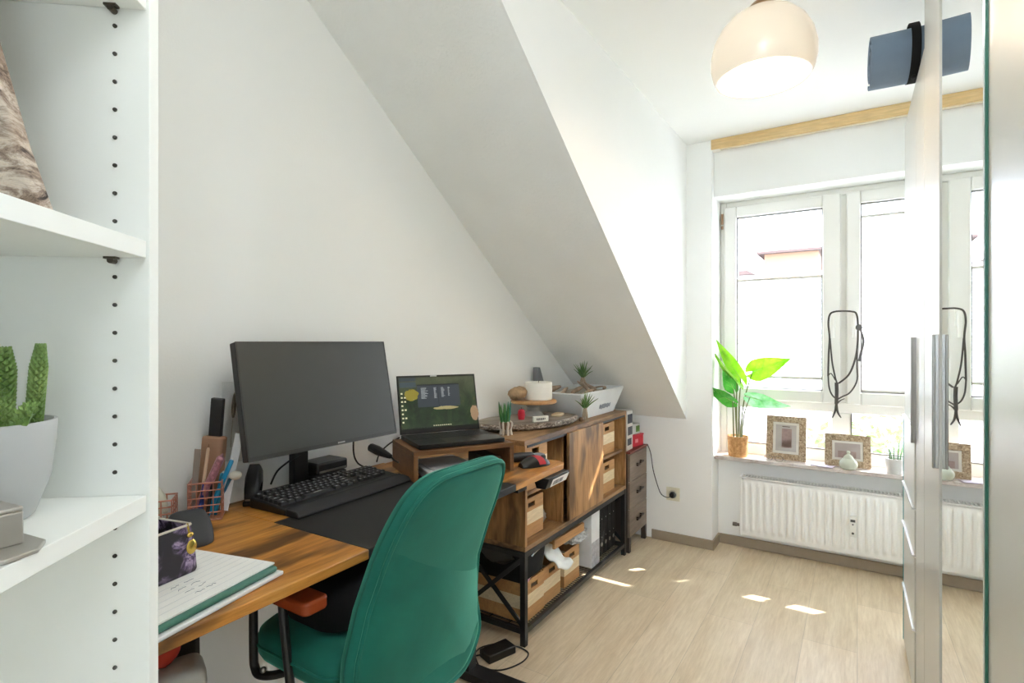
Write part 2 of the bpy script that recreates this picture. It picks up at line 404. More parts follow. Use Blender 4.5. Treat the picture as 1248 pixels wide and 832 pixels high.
# ================================================================= OUTSIDE
b = MB().box(-40, 40, 4.6, 60, -5.2, -5.0); struct(b.build('ground', P('street_asphalt', (150, 150, 146), .9)))
b = MB().box(-1.9, 1.3, 3.9, 4.37, 2.50, 2.58); struct(b.build('trim_sun_block', P('sun_block_wood', (214, 210, 200), .7)))  # unseen overhang added to stop high sun reaching the room
t = thing('house', 'orange house with a flat dark roof edge seen through the left window', 'house', (-2.6, 24, -5))
ORG = P('orange_render', (124, 92, 70), .9)
MB().box(-3.6, 1.6, 0, 6, 0, 9.0).build('wall', P('pale_render', (168, 158, 150), .9), t)
MB().box(-.55, 1.35, -.3, 5, 8.8, 9.75).build('dormer', ORG, t)
MB().box(-.8, 1.6, -.6, 5.4, 9.75, 9.85).build('dormer_roof', P('roof_tile', (74, 58, 52), .9), t)
MB().prism([(-4.0, 9.0), (-.9, 9.0), (-1.2, 9.18), (-3.8, 9.18)], -.3, 6, 'XZ').build('roof', P('roof_tile', (74, 58, 52), .9), t)
for i in range(2): MB().box(-2.9 + 2.2 * i, -1.7 + 2.2 * i, -.03, .0, 6.2, 7.6).build('window', P('house_glass', (120, 130, 140), .1), t)
def tree(loc, r, h, label, nleaf=900):
    t = thing('garden_tree', label, 'tree', loc, 0, 'garden trees outside the window')
    b = MB(); b.tube([(0, 0, 0), (.05, .02, h * .5), (-.03, 0, h)], [.13, .1, .05], 10, 4)
    for i in range(7):
        a = i * .9; b.tube([(0, 0, h * .6), (r * .5 * math.cos(a), r * .5 * math.sin(a), h * .85), (r * .8 * math.cos(a), r * .8 * math.sin(a), h + .2)], [.05, .03, .012], 6, 3)
    b.build('trunk', P('bark', (110, 88, 66), .9), t)
    b = MB(); rn = random.Random(int(h * 100))
    for i in range(nleaf):
        d = Vector((rn.gauss(0, 1), rn.gauss(0, 1), rn.gauss(0, 1))).normalized() * r * rn.uniform(.5, 1.05); d.z *= .8
        c = Vector((0, 0, h + .1)) + d; sz = rn.uniform(.06, .12)
        u = Vector((rn.gauss(0, 1), rn.gauss(0, 1), rn.gauss(0, 1))).normalized(); w = u.cross(Vector((rn.random(), rn.random(), rn.random())).normalized()).normalized()
        vs = [b.v(c - u * sz), b.v(c + w * sz * .5), b.v(c + u * sz), b.v(c - w * sz * .5)]; b.face(vs)
    b.build('foliage', leafmat('tree_leaf', (72, 98, 46), (116, 136, 74), .4), t)
tree((.55, 9.0, -5), 1.5, 4.0, 'leafy green tree seen through the low right window pane', 1500)
tree((5.0, 11.5, -5), 1.6, 3.9, 'leafy tree farther right outside behind the wardrobe', 900)

# ================================================================= WARDROBES (right)
WX = lambda y: .165 - .008 * (y - 2.6)
th = math.atan(.008)
SATIN = P('satin_white_glass', (204, 203, 196), .38, 0, var=.006, Coat_Weight=.25, Coat_Roughness=.25)
TEAL = P('teal_glass_edge', (38, 158, 170), .15, 0, var=.08)
GEDGE = P('green_glass_edge', (40, 100, 82), .25, 0, var=.08)
def mirror_mat():
    m, nt, b = newmat('mirror_silver'); v = coords(nt)
    nt.links.new(ramp(nt, noise(nt, v, 2), [(.3, (.86, .875, .86, 1)), (.7, (.875, .885, .87, 1))]), b.inputs['Base Color'])
    b.inputs['Metallic'].default_value = 1; b.inputs['Roughness'].default_value = .004; return m
MIRROR = mirror_mat()
def handle(parent, y, z0, z1, x):
    b = MB(); b.box(x - .016, x - .010, y - .004, y + .014, z0, z1); b.box(x - .012, x - .001, y - .004, y + .002, z0, z1); b.box(x - .016, x - .010, y - .007, y - .003, z0, z1)
    b.build('handle', SILVER, parent, bevel=.002)
# far, lower wardrobe: local frame x out of wall, y along
W1H = 2.135
t = thing('wardrobe', 'lower white glass-fronted wardrobe with drawers nearest the window', 'wardrobe', (WX(2.03), 2.03, 0), th)
b = MB(); L = .70
b.box(.018, .036, .0, .018, .02, W1H); b.box(.018, .60, .018, L, W1H - .02, W1H); b.box(.018, .60, L - .018, L, .02, W1H - .02)
b.box(.05, .60, .018, L - .018, .02, .045); b.box(.58, .60, 0, L, .045, W1H - .02)
b.box(.05, .10, 0, L, 0, .02); b.build('carcass', WHITE, t)
d = MB().box(0, .016, .002, .246, .03, W1H).build('door', SATIN, t, bevel=.002)
handle(d, .225, .908, 1.264, 0)
d = MB().box(0, .016, .250, L, .952, W1H).build('door', SATIN, t, bevel=.002)
for z0, z1 in ((.682, .946), (.520, .674), (.266, .512), (.03, .258)):
    d = MB().box(-.004, .014, .250, L - .012, z0, z1).build('drawer', SATIN, t, bevel=.002)
    MB().box(-.006, .014, L - .012, L + .004, z0, z1).build('glass_edge', TEAL, d)
    MB().box(-.010, .010, .262, L - .012, z1 - .001, z1 + .006).build('grip_rail', P('bright_rail', (236, 238, 238), .25, .4), d)
# near, taller wardrobe with the mirror door
W2H = 2.40
t = thing('wardrobe', 'taller white wardrobe with a mirror door nearest the camera', 'wardrobe', (WX(.30), .30, 0), th)
y1 = 1.725
b = MB(); b.box(.03, .60, 0, .018, 0, W2H); b.box(.03, .60, y1 - .018, y1 - .001, 0, W2H); b.box(.03, .60, .018, y1 - .018, W2H - .02, W2H); b.box(.03, .60, .018, y1 - .018, .0, .05); b.box(.58, .60, .018, y1 - .018, .05, W2H - .02)
b.build('carcass', WHITE, t)
ym0, ym1 = .897, 1.405
d = MB().box(.003, .0095, ym0, ym1, .03, W2H).build('mirror_door', MIRROR, t)
MB().box(.0050, .0095, ym0 - .003, ym0, .03, W2H).build('glass_edge', GEDGE, d)
handle(d, ym1 + .012, .93, 1.268, .003)
MB().box(.0, .016, ym1 + .001, y1, .03, W2H).build('filler_panel', SATIN, t, bevel=.001)
MB().box(.0096, .020, .002, ym0 - .004, .03, W2H).build('sliding_door', SATIN, t)
# rolled mat lying across the lower wardrobe
t = thing('exercise_mat', 'rolled blue-grey exercise mat lying on top of the lower wardrobe', 'exercise mat', (.036, 2.27, W1H + .096), rad(4))
MATC = P('mat_foam', (122, 140, 160), .8, var=.05, bmp=.2)
b = MB(); R0 = []; turns = 3.2; n = 120
ro = [(.020 + .074 * i / n) for i in range(n + 1)]; an = [-2.0 + 2 * PI * turns * i / n for i in range(n + 1)]
inn = [((r - .010) * math.cos(a), (r - .010) * math.sin(a)) for r, a in zip(ro, an)]; out = [(r * math.cos(a), r * math.sin(a)) for r, a in zip(ro, an)]
V0 = [[b.v((0 if i < n - 20 else -.0, y, z)) for i, (y, z) in enumerate(q)] for q in (inn, out)]; V1 = [[b.v((.56, y, z)) for y, z in q] for q in (inn, out)]
for i in range(n):
    b.face([V0[1][i], V0[1][i + 1], V1[1][i + 1], V1[1][i]]); b.face([V0[0][i], V1[0][i], V1[0][i + 1], V0[0][i + 1]])
    b.face([V0[0][i], V0[0][i + 1], V0[1][i + 1], V0[1][i]]); b.face([V1[0][i], V1[1][i], V1[1][i + 1], V1[0][i + 1]])
for k in (0, n): b.face([V0[0][k], V0[1][k], V1[1][k], V1[0][k]])
b.build('roll', MATC, t)
b = MB(); b.rings([[Vector((x, .0975 * math.cos(a), .0955 * math.sin(a) + .001)) for a in [2 * PI * i / 40 for i in range(40)]] for x in (.108, .134)], False, False); b.build('strap', BLACKF, t)
MB().ell((.121, -.035, -.093), (.008, .016, .006)).build('strap_knot', BLACKF, t)

# ================================================================= LAMP
t = thing('pendant_lamp', 'glowing opal glass dome pendant lamp with a brass cap', 'pendant lamp', (-.262, 1.93, 2.113))
prof = [(.143, .0), (.153, .02), (.160, .052), (.160, .085), (.151, .126), (.132, .163), (.104, .194), (.068, .216), (.035, .226)]
b = MB(); rin = [(r - .005, z + (.001 if z < .2 else -.005)) for r, z in prof]
rs = [[Vector((r * math.cos(2 * PI * i / 48), r * math.sin(2 * PI * i / 48), z)) for i in range(48)] for r, z in reversed(rin)] + [[Vector((r * math.cos(2 * PI * i / 48), r * math.sin(2 * PI * i / 48), z)) for i in range(48)] for r, z in prof]
b.rings(rs, False, False)
def opal():
    m, nt, b = newmat('opal_glass'); v = coords(nt)
    b.inputs['Base Color'].default_value = lin((226, 212, 190)); b.inputs['Roughness'].default_value = .25
    n = noise(nt, v, 4); nt.links.new(ramp(nt, n, [(.2, lin((255, 236, 212))), (.8, lin((255, 240, 220)))]), b.inputs['Emission Color'])
    b.inputs['Emission Strength'].default_value = .14; return m
b.build('shade', opal(), t)
BRASS = P('aged_brass', (168, 142, 104), .3, .9)
MB().lathe([(.052, .221), (.050, .231), (.034, .249), (.020, .257), (.0, .259)], (0, 0, 0), 32).build('cap', BRASS, t)
MB().tube([(0, 0, .255), (0, 0, .335)], .004, 8).build('cord', CREAM, t)
MB().lathe([(.0, .318), (.04, .320), (.045, .346), (.0, .3465)], (0, 0, 0), 24).build('ceiling_rose', BRASS, t)
MB().lathe([(.016, .222), (.016, .186), (.018, .188), (.018, .180)], (0, 0, 0), 16).build('socket', BRASS, t)
MB().ell((0, 0, .135), (.042, .042, .050)).build('bulb', EMIT('bulb_glow', (255, 236, 206), 14), t)

# ================================================================= BOOKCASE (near left, turned)
d1 = Vector((-math.sin(rad(39.7)), math.cos(rad(39.7)), 0))
BZ = rad(39.7)                   # local: y = along the front (away), x = outward
P0 = Vector((-.688, .294, 0))
BOOKM = P('bookcase_foil', (238, 240, 236), .45, var=.006)
t = thing('bookcase', 'tall white bookcase with open shelves at the near left', 'bookcase', P0, BZ)
DPT = .28; Wd = .80
for y0 in (0, -Wd - .019): MB().box(-DPT, 0, y0, y0 + .019, 0, 2.37).build('side_panel', BOOKM, t, bevel=.0008)
MB().box(-DPT, -DPT + .004, -Wd, 0, .06, 2.37).build('back_panel', BOOKM, t)
HOLE = P('drill_hole_shadow', (70, 68, 62), .9)
zsh = [(1.054, 1.073), (1.346, 1.366), (1.632, 1.652), (.40, .419), (.06, .079), (2.351, 2.37)]
for a, c in zsh: MB().box(-DPT + .006, -.003 if a < 2.3 else 0, -Wd + .001, -.001, a, c).build('shelf', BOOKM, t, bevel=.0008)
MB().box(-.02, -.008, -Wd, 0, 0, .06).build('plinth', BOOKM, t)
b = MB(); 
for i in range(52):
    z = .46 + .032 * i
    for x in (-.037, -.245):
        if not any(a - .004 < z < c + .004 for a, c in zsh):
            b.lathe([(.0024, -.0006), (.0022, .001), (.0016, .0012)], (x, -.0006, z), 10, Matrix.Rotation(PI / 2, 4, 'X'))
o = b.build('shelf_pin_holes', HOLE, t); o['kind'] = 'stuff'
for z in (1.346, 1.632):
    b = MB(); b.tube([(-.037, -.001, z - .004), (-.037, -.010, z - .004)], .0035, 10); b.box(-.043, -.030, -.012, -.004, z - .0025, z); b.build('shelf_pin', P('pin_dark', (90, 84, 74), .4, .7), t)
# birch bark slab on the shelf (local bookcase coords -> world)
BM = Matrix.Translation(P0) @ Matrix.Rotation(BZ, 4, 'Z')
def bw(x, y, z): return BM @ Vector((x, y, z))
def birch():
    m, nt, b = newmat('birch_bark'); v = coords(nt, (1, 1, 2.2)); n = noise(nt, v, 26, 6, .75, .8); n2 = noise(nt, coords(nt, (1, 1, .5)), 9, 3)
    c = ramp(nt, n, [(.36, lin((58, 50, 46))), (.46, lin((150, 132, 118))), (.58, lin((208, 196, 182))), (.7, lin((176, 148, 124)))])
    c = mixc(nt, ramp(nt, n2, [(.45, (0, 0, 0, 1)), (.62, (.7, .7, .7, 1))]), c, lin((176, 150, 128)))
    nt.links.new(c, b.inputs['Base Color']); b.inputs['Roughness'].default_value = .9; bump(nt, b, n, .6, .004); return m
t = tag(MB().prism([(.006, 0), (-.17, 0), (-.17, .27), (-.072, .27), (-.046, .18), (-.020, .08)], -.012, .012, 'XZ').build('birch_bark_slab', birch(), bevel=.004, loc=bw(-.053, -.083, 1.3668)), 'grey-brown birch bark slab leaning on the upper bookcase shelf', 'bark slab')
t.rotation_euler = (0, 0, BZ + rad(2))
# succulent in grey pot
pc = bw(-.112, -.083, 1.0735)
t = thing('potted_succulent', 'knobbly green succulent in a large pale grey pot on the bookcase', 'potted plant', pc)
t.scale = (.78, .78, .78)
GP = P('grey_ceramic', (178, 180, 180), .55, var=.02)
b = MB(); b.lathe([(.0, 0), (.047, 0), (.052, .004), (.068, .05), (.074, .10), (.075, .122), (.0745, .125), (.071, .125), (.070, .112), (.0, .110)], n=48); b.build('pot', GP, t)
MB().lathe([(.0, .113), (.0695, .111)], n=32).build('soil', P('soil', (112, 88, 66), .95, var=.4, scale=90, bmp=.6), t)
SUC = leafmat('succulent_green', (92, 128, 60), (132, 160, 88), .1)
rn = random.Random(3)
def suc(x, y, h, r, lx, ly, seed):
    b = MB(); b.tube([(x, y, .108), (x + lx * .5, y + ly * .5, .108 + h * .5), (x + lx, y + ly, .108 + h)], [r * .7, r * .8, r * .3], 8, 6)
    k = int(h / .0042)
    for i in range(k):
        f = i / k; rr = r * (1 - .55 * max(0, f - .7) / .3)
        for j in range(6):
            a = 2 * PI * j / 6 + (i % 2) * PI / 6; c = Vector((x + lx * f, y + ly * f, .112 + h * f)); d = Vector((math.cos(a), math.sin(a), .25))
            b.tube([c + d * rr * .45, c + d * rr * .9, c + d * rr * 1.15 + Vector((0, 0, .003))], [.0035, .003, .0006], 5)
    b.build('stem', SUC, t)
ca = lambda dl, dd: (RT * dl + FW * dd)          # camera-right / depth offsets
for dl, dd, h, r, ll in ((.038, -.012, .108, .0115, .004), (.056, .012, .112, .0085, .010), (.056, -.016, .040, .009, .024), (-.018, -.02, .07, .011, -.006), (.0, .03, .05, .010, -.01), (-.042, 0, .06, .011, -.02)):
    o = ca(dl, dd); l = ca(ll, 0); suc(o.x, o.y, h, r, l.x, l.y, 0)
# metal desk calendar
cw = bw(-.046, -.158, 1.0735)
t = thing('desk_calendar', 'small silver desk calendar with a cream card on the bookcase shelf', 'calendar', cw, rad(8))
STEEL = P('satin_steel', (176, 172, 164), .35, .6, var=.05)
b = MB(); b.prism([(-.07, -.028), (.048, -.028), (.056, -.012), (.05, .012), (.03, .026), (-.07, .026)], 0, .004); b.build('base', STEEL, t, bevel=.001)
b = MB(); b.box(-.07, .022, -.016, -.012, .004, .032); b.box(-.07, .022, .008, .012, .004, .032); b.box(-.07, .025, -.017, .013, .032, .036); b.box(.020, .025, -.017, .013, .004, .032); b.build('housing', STEEL, t, bevel=.0015)
MB().box(-.065, .017, -.0175, -.0165, .006, .029).build('card', P('card_cream', (224, 212, 186), .7), t)
b = MB()
for i in range(7): b.box(-.012 + .0035 * (i % 2), -.011 + .0035 * (i % 2) + .002, -.018, -.0175, .009 + .0025 * i, .0105 + .0025 * i)
b.build('card_print', P('print_dark', (70, 64, 58), .8), t)

# ================================================================= DESK
DZ = .785; DR = rad(1.35)
t = thing('standing_desk', 'height-adjustable desk with rustic wood and black top along the wall', 'desk', (-.905, .26, 0), DR)
# local: x toward wall is negative, y along desk
TH = .022
def rrect(x0, x1, y0, y1, rs, n=8):
    o = []
    for (cx, cy, sx, sy, a0), r in zip(((x1, y1, -1, -1, 0), (x0, y1, 1, -1, 90), (x0, y0, 1, 1, 180), (x1, y0, -1, 1, 270)), rs):
        if r <= 0: o.append((cx, cy)); continue
        for i in range(n + 1):
            a = rad(a0 + 90 * i / n); o.append((cx + sx * r + r * math.cos(a), cy + sy * r + r * math.sin(a)))
    return o
bx0, by0, by1 = -.345, .575, 1.215
b = MB(); b.prism(rrect(-.62, 0, 0, by0, (0, 0, .02, .04)), DZ - TH, DZ); b.build('wood_top', DESKW, t, bevel=.002)
b = MB(); b.prism(rrect(-.584, 0, by1, 1.600, (.045, 0, 0, 0)), DZ - TH, DZ); b.build('wood_top', DESKW, t, bevel=.002)
b = MB(); b.box(-.596, bx0, by0 + .0005, by1 - .0005, DZ - TH, DZ); b.build('wood_top', DESKW, t, bevel=.0015)
MB().box(bx0 + .0005, 0, by0 + .0005, by1 - .0005, DZ - TH, DZ + .0003).build('black_top', P('black_desk_board', (30, 29, 29), .6, var=.1), t, bevel=.002)
for y in (.10, 1.34):
    MB().box(-.345, -.265, y - .025, y + .025, .035, DZ - .06).build('leg_column', BLACKM, t, bevel=.002)
    MB().box(-.60, .02, y - .035, y + .035, .006, .036).build('foot', BLACKM, t, bevel=.003)
    b = MB()
    for x in (-.57, -.01): b.lathe([(.018, 0), (.02, .006)], (x, y, 0), 16)
    b.build('foot_pad', BLACKP, t)
    MB().box(-.56, -.05, y - .03, y + .03, DZ - .06, DZ - TH - .0005).build('top_bracket', BLACKM, t)
b = MB(); b.box(-.33, -.28, .14, 1.30, DZ - .06, DZ - .03); b.build('crossbar', BLACKM, t)
# control unit with label sticker
c = MB(); c.prism([(-.045, DZ - TH - .001), (.020, DZ - TH - .001), (.020, DZ - TH - .007), (.006, DZ - TH - .040), (-.03, DZ - TH - .040)], 1.405, 1.572, 'XZ')
o = c.build('control_unit', BLACKP, t, bevel=.002)
A = Vector((.0208, 0, DZ - TH - .008)); Bq = Vector((.0072, 0, DZ - TH - .0395)); w = (Bq - A)
nrm = Vector((w.z, 0, -w.x)).normalized(); nrm = -nrm if nrm.x < 0 else nrm
def quad(mb, y0, y1, f0, f1, off):
    q = [A + w * f + Vector((0, y, 0)) + nrm * off for f, y in ((f0, y0), (f0, y1), (f1, y1), (f1, y0))]; mb.face([mb.v(p) for p in q])
c = MB(); quad(c, 1.436, 1.571, .02, .98, .0006); sk = c.build('label_sticker', P('sticker_white', (244, 245, 244), .5), o)
c = MB(); rn = random.Random(5); y = 1.452
while y < 1.530:
    wd = rn.choice((.002, .0035, .005)); quad(c, y, y + wd, .28, .78, .0009); y += wd + rn.choice((.002, .003))
c.build('sticker_print', P('print_black', (60, 62, 66), .7), sk)
# --- desk things
def deskp(x, y): return (x, y, DZ + .0006)
# monitor
t = thing('monitor', 'large switched-off black monitor on the desk against the wall', 'monitor', deskp(-1.40, 1.065))
tl = rad(-11.3)
RM = Matrix.Translation((.072, 0, .150)) @ Matrix.Rotation(tl, 4, 'Y')
def M3(mb_box): return mb_box
W = .266; Hh = .3205
b = MB(); b.box(-.030, -.004, -W, W, 0, Hh, RM); b.box(-.052, -.030, -W + .12, W - .12, .05, .24, RM); b.build('housing', BLACKP, t, bevel=.003)
b = MB(); b.box(-.004, 0, -W, W, 0, .012, RM); b.box(-.004, 0, -W, W, Hh - .004, Hh, RM); b.box(-.004, 0, -W, -W + .004, .012, Hh - .004, RM); b.box(-.004, 0, W - .004, W, .012, Hh - .004, RM); b.build('bezel', P('bezel_black', (44, 44, 44), .35), t)
SCR = P('dark_matte_screen', (58, 60, 58), .32, var=.03)
MB().box(-.004, -.001, -W + .004, W - .004, .012, Hh - .004, RM).build('screen', SCR, t)
b = MB(); 
for i in range(5): b.box(0, .0006, .02 + i * .0055, .0235 + i * .0055, .004, .0085, RM)
b.build('maker_mark', P('mark_silver', (190, 192, 190), .4), t)
b = MB(); b.box(-.108, -.080, -.026, .026, .008, .27); b.box(-.10, -.0, -.03, .03, .24, .29); b.build('neck', BLACKP, t, bevel=.003)
b = MB(); b.prism(rrect(-.13, -.036, -.135, .015, (.02,) * 4), 0, .009); b.build('base', BLACKP, t, bevel=.002)
# external drives
for i, (lab, z, dy) in enumerate((('flat black drive box at the bottom of the two boxes behind the keyboard', 0, 0), ('flat black drive box with a silver edge stacked on another behind the keyboard', .0375, .003))):
    t = thing('external_drive', lab, 'drive', (-1.490, 1.155 + dy, DZ + .0006 + z), rad(2), 'drive boxes behind the keyboard')
    MB().box(-.045, .045, -.062, .062, 0, .036).build('case', P('drive_black', (38, 38, 40), .3), t, bevel=.006)
    if i: MB().box(.0445, .0462, -.055, .055, .004, .011).build('silver_edge', SILVER, t)
# keyboard
t = thing('keyboard', 'black full-size keyboard with wrist rest in front of the monitor', 'keyboard', deskp(-1.342, 1.088), rad(3))
KT = Matrix.Rotation(rad(5), 4, 'Y')
b = MB(); b.prism([(-.098, 0), (.055, 0), (.055, .018), (-.098, .030)], -.222, .222, 'XZ'); b.build('case', BLACKP, t, bevel=.004)
b = MB(); b.prism([(.056, 0), (.106, 0), (.110, .006), (.096, .017), (.056, .022)], -.222, .222, 'XZ'); b.build('wrist_rest', P('wrist_rest_black', (34, 34, 36), .8, bmp=.2), t, bevel=.003)
KEYM = P('keycap_black', (40, 41, 43), .5, var=.1)
keymesh = {}
def key(x, y, w):
    k = round(w, 4)
    zt = .0182 + (.055 - x) * .078
    if k not in keymesh:
        b = MB(); b.box(-.008, .008, -w / 2 + .0008, w / 2 - .0008, -.002, .008, None, .80); b.mi = 1; b.box(-.0035, .0015, -w * .12, w * .12, .0075, .0083); o = b.build('key', [KEYM, P('key_legend', (150, 152, 156), .5)], t, bevel=.0006); keymesh[k] = o
    else:
        o = keymesh[k].copy(); COL.objects.link(o); o.parent = t
    o.location = (x, y, zt); o.rotation_euler = (0, rad(4.5), 0)
u = .0188
rows = [(-.082, [1, -.5, 1, 1, 1, 1, -.3, 1, 1, 1, 1, -.3, 1, 1, 1, 1, -.2, 1, 1, 1]), (-.058, [1] * 13 + [2, -.2, 1, 1, 1, -.2, 1, 1, 1, 1]), (-.039, [1.5] + [1] * 12 + [1.5, -.2, 1, 1, 1, -.2, 1, 1, 1, 1]),
        (-.020, [1.75] + [1] * 11 + [2.25, -3.4, 1, 1, 1]), (-.001, [2.25] + [1] * 10 + [2.75, -1.2, 1, -1.2, 1, 1, 1, 1]), (.018 + .0, [1.25, 1.25, 1.25, 6.25, 1.25, 1.25, 1.25, 1.25, -.2, 1, 1, 1, -.2, 2, 1])]
for x, r in rows:
    y = -.214
    for k in r:
        wk = abs(k) * u
        if k > 0 and y + wk < .2185: key(x, y + wk / 2, wk)
        y += wk
# keyboard cable
tag(MB().tube([aty(330, 590, .955), aty(338, 574, .98), aty(352, 562, 1.0), aty(366, 553, 1.03)], .003, 6, 6).build('monitor_cable', BLACKP), 'black cable curving up from the desk to the monitor back', 'cable')
tag(MB().tube([aty(431, 530, 1.29), aty(431, 552, 1.29), aty(436, 564, 1.30), aty(446, 570, 1.32)], .0032, 6, 6).build('hanging_cable', BLACKP), 'black cable hanging behind the monitor right of the drives', 'cable')
t = thing('power_plug', 'black power plug lying between keyboard and wooden laptop stand', 'plug', (0, 0, 0))
a, c = aty(452, 545, 1.35), aty(476, 556, 1.345)
b = MB(); b.tube([a, a + (c - a) * .35, a + (c - a) * .7, c], [.015, .017, .013, .008], 10, 3); b.build('plug_body', BLACKP, t)
b = MB(); b.tube([c, c + Vector((.02, .0, -.012)), c + Vector((.035, .005, -.018))], .003, 6, 4); b.build('plug_cord', BLACKP, t)
tag(MB().tube([aty(459, 563, 1.42), aty(463, 552, 1.43), aty(474, 541, 1.44), aty(487, 533, 1.45)], .0028, 6, 5).build('laptop_cable', DGREY), 'grey cable rising from the desk to the laptop', 'cable')
# laptop riser
RZ = rad(-29.5)
t = thing('laptop_stand', 'low wooden riser shelf carrying the laptop', 'laptop stand', (-1.225, 1.305, DZ + .0006), RZ)
# local: y along length, x toward the wall negative
Lr, Dr, Hr = .372, .262, .100
MB().box(-Dr, 0, 0, Lr, Hr - .015, Hr).build('top_board', RISW, t, bevel=.001)
for y in (0, Lr - .015): MB().box(-Dr, 0, y, y + .015, 0, Hr - .0152).build('side_board', RISW, t, bevel=.001)
RMX = Matrix.Translation((-1.225, 1.305, DZ + .0006)) @ Matrix.Rotation(RZ, 4, 'Z')
# papers inside
rn = random.Random(2)
for i in range(5):
    p = RMX @ Vector((-.12 + .006 * i, .13 + .012 * (i % 3), .0004 + .0065 * i))
    o = MB().box(-.105, .105, -.075, .085, 0, .006).build('paper_pad', PAPER if i % 2 else P('paper_grey', (206, 204, 206), .8), loc=p); o.rotation_euler = (0, 0, RZ + rad((-6, 3, 8, -2, 5)[i]))
    tag(o, ('lowest white paper pad of the stack under the laptop stand', 'second grey-white paper pad up in the stack under the laptop stand', 'middle paper pad in the stack under the laptop stand', 'second paper pad from the top under the laptop stand', 'topmost paper pad of the stack under the laptop stand')[i], 'paper', 'papers under the laptop stand')
p = RMX @ Vector((-.10, .300, .0004)); o = MB().box(-.08, .08, -.03, .03, 0, .05).build('card_box', P('card_dark', (90, 70, 58), .8), loc=p, bevel=.002); o.rotation_euler = (0, 0, RZ); tag(o, 'dark brown card box under the right end of the laptop stand', 'box')
# laptop
t = thing('laptop', 'open black laptop on the wooden riser showing a dark green desktop', 'laptop', RMX @ Vector((-.128, .185, Hr + .0008)), RZ)
LB = P('laptop_graphite', (36, 36, 37), .38, .3, var=.06)
b = MB(); b.prism(rrect(-.112, .112, -.161, .161, (.008,) * 4), .002, .0165); b.build('base', LB, t, bevel=.0015)
b = MB()
for x in (-.09, .09):
    for y in (-.13, .13): b.lathe([(.006, 0), (.006, .0025)], (x, y, 0), 10)
b.build('rubber_feet', BLACKP, t)
b = MB()
for r in range(6):
    for k in range(15): b.box(-.098 + r * .0175, -.098 + r * .0175 + .0148, -.146 + k * .0192, -.146 + k * .0192 + .0165, .0166, .0176)
o = b.build('keys', P('laptop_keys', (46, 47, 49), .5), t); o['kind'] = 'stuff'
MB().box(.022, .098, -.055, .055, .0166, .0170).build('touchpad', P('touchpad', (44, 44, 46), .3), t)
LM = Matrix.Translation((-.113, 0, .017)) @ Matrix.Rotation(rad(-14), 4, 'Y')
b = MB(); b.box(-.006, 0, -.161, .161, 0, .222, LM); lid = b.build('lid', LB, t, bevel=.002)
def scr_mat():
    m, nt, b = newmat('laptop_wallpaper'); v = coords(nt)
    n = noise(nt, v, 22, 5, .6, 1); sx = nt.nodes.new('ShaderNodeSeparateXYZ'); nt.links.new(v, sx.inputs[0])
    c = ramp(nt, n, [(.32, lin((18, 28, 20))), (.5, lin((40, 66, 36))), (.62, lin((66, 84, 50))), (.75, lin((128, 116, 66)))])
    y = nt.nodes.new('ShaderNodeMapRange'); y.inputs[1].default_value = .14; y.inputs[2].default_value = .24; nt.links.new(sx.outputs[2], y.inputs[0])
    c = mixc(nt, y.outputs[0], c, mixc(nt, n, lin((60, 74, 44)), lin((132, 136, 104))))
    nt.links.new(c, b.inputs['Emission Color']); b.inputs['Emission Strength'].default_value = .30
    b.inputs['Base Color'].default_value = (.01, .01, .01, 1); b.inputs['Roughness'].default_value = .3; return m
sc = MB().box(0, .0006, -.154, .154, .020, .214, LM).build('screen', scr_mat(), lid)
b = MB(); b.box(.0007, .001, -.085, .088, .098, .186, LM); b.build('open_window', EMIT('ui_panel', (44, 50, 58), .38), sc)
b = MB(); b.box(.001, .0012, -.002, .000, .100, .176, LM); b.box(.0010, .0012, -.085, .088, .181, .186, LM); b.build('window_divider', EMIT('ui_dark', (24, 28, 34), .38), sc)
b = MB(); rn = random.Random(9)
for (y0, z0, n_, wv) in ((-.070, .172, 12, .03), (-.018, .172, 12, .012), (.012, .172, 11, .016), (.040, .172, 10, .008)):
    for i in range(n_): b.box(.0011, .0013, y0, y0 + wv * rn.uniform(.5, 1), z0 - .0036 * i - .0014, z0 - .0036 * i, LM)
b.build('window_text', EMIT('ui_text', (150, 156, 160), .38), sc)
b = MB(); b.box(.0007, .001, -.152, -.088, .176, .196, LM); b.build('side_panel', EMIT('ui_side', (48, 60, 68), .38), sc)
b = MB(); b.box(.0007, .001, -.153, -.088, .200, .213, LM); b.build('title_bar', EMIT('ui_dark2', (40, 48, 56), .38), sc)
b = MB(); b.ell((.0005, -.118, .146), (.0005, .026, .020), 26, 12, LM, .35); b.build('yellow_blossom', EMIT('ui_yellow', (118, 108, 34), .38), sc)
b = MB(); b.ell((.0005, .138, .065), (.0005, .016, .028), 26, 12, LM, .3); b.build('pink_blossom', EMIT('ui_pink', (128, 104, 80), .38), sc)
b = MB(); b.ell((.0005, .02, .092), (.0005, .045, .006), 22, 8, LM, .5); b.build('light_path', EMIT('ui_path', (140, 130, 92), .38), sc)
b = MB()
for i in range(8):
    for j in range(2 if i in (1, 2, 4, 6) else 1): b.box(.0012, .0015, -.150 + j * .012, -.143 + j * .012, .150 - i * .0155, .156 - i * .0155, LM)
for i in range(9): b.box(.0012, .0015, -.03 + i * .0085, -.0255 + i * .0085, .024, .0275, LM)
b.build('icons', EMIT('ui_icon', (196, 190, 160), .38), sc)
MB().box(.0004, .002, -.028, -.002, .2155, .2205, LM).build('camera_cover', P('cover_white', (206, 206, 204), .4), lid)
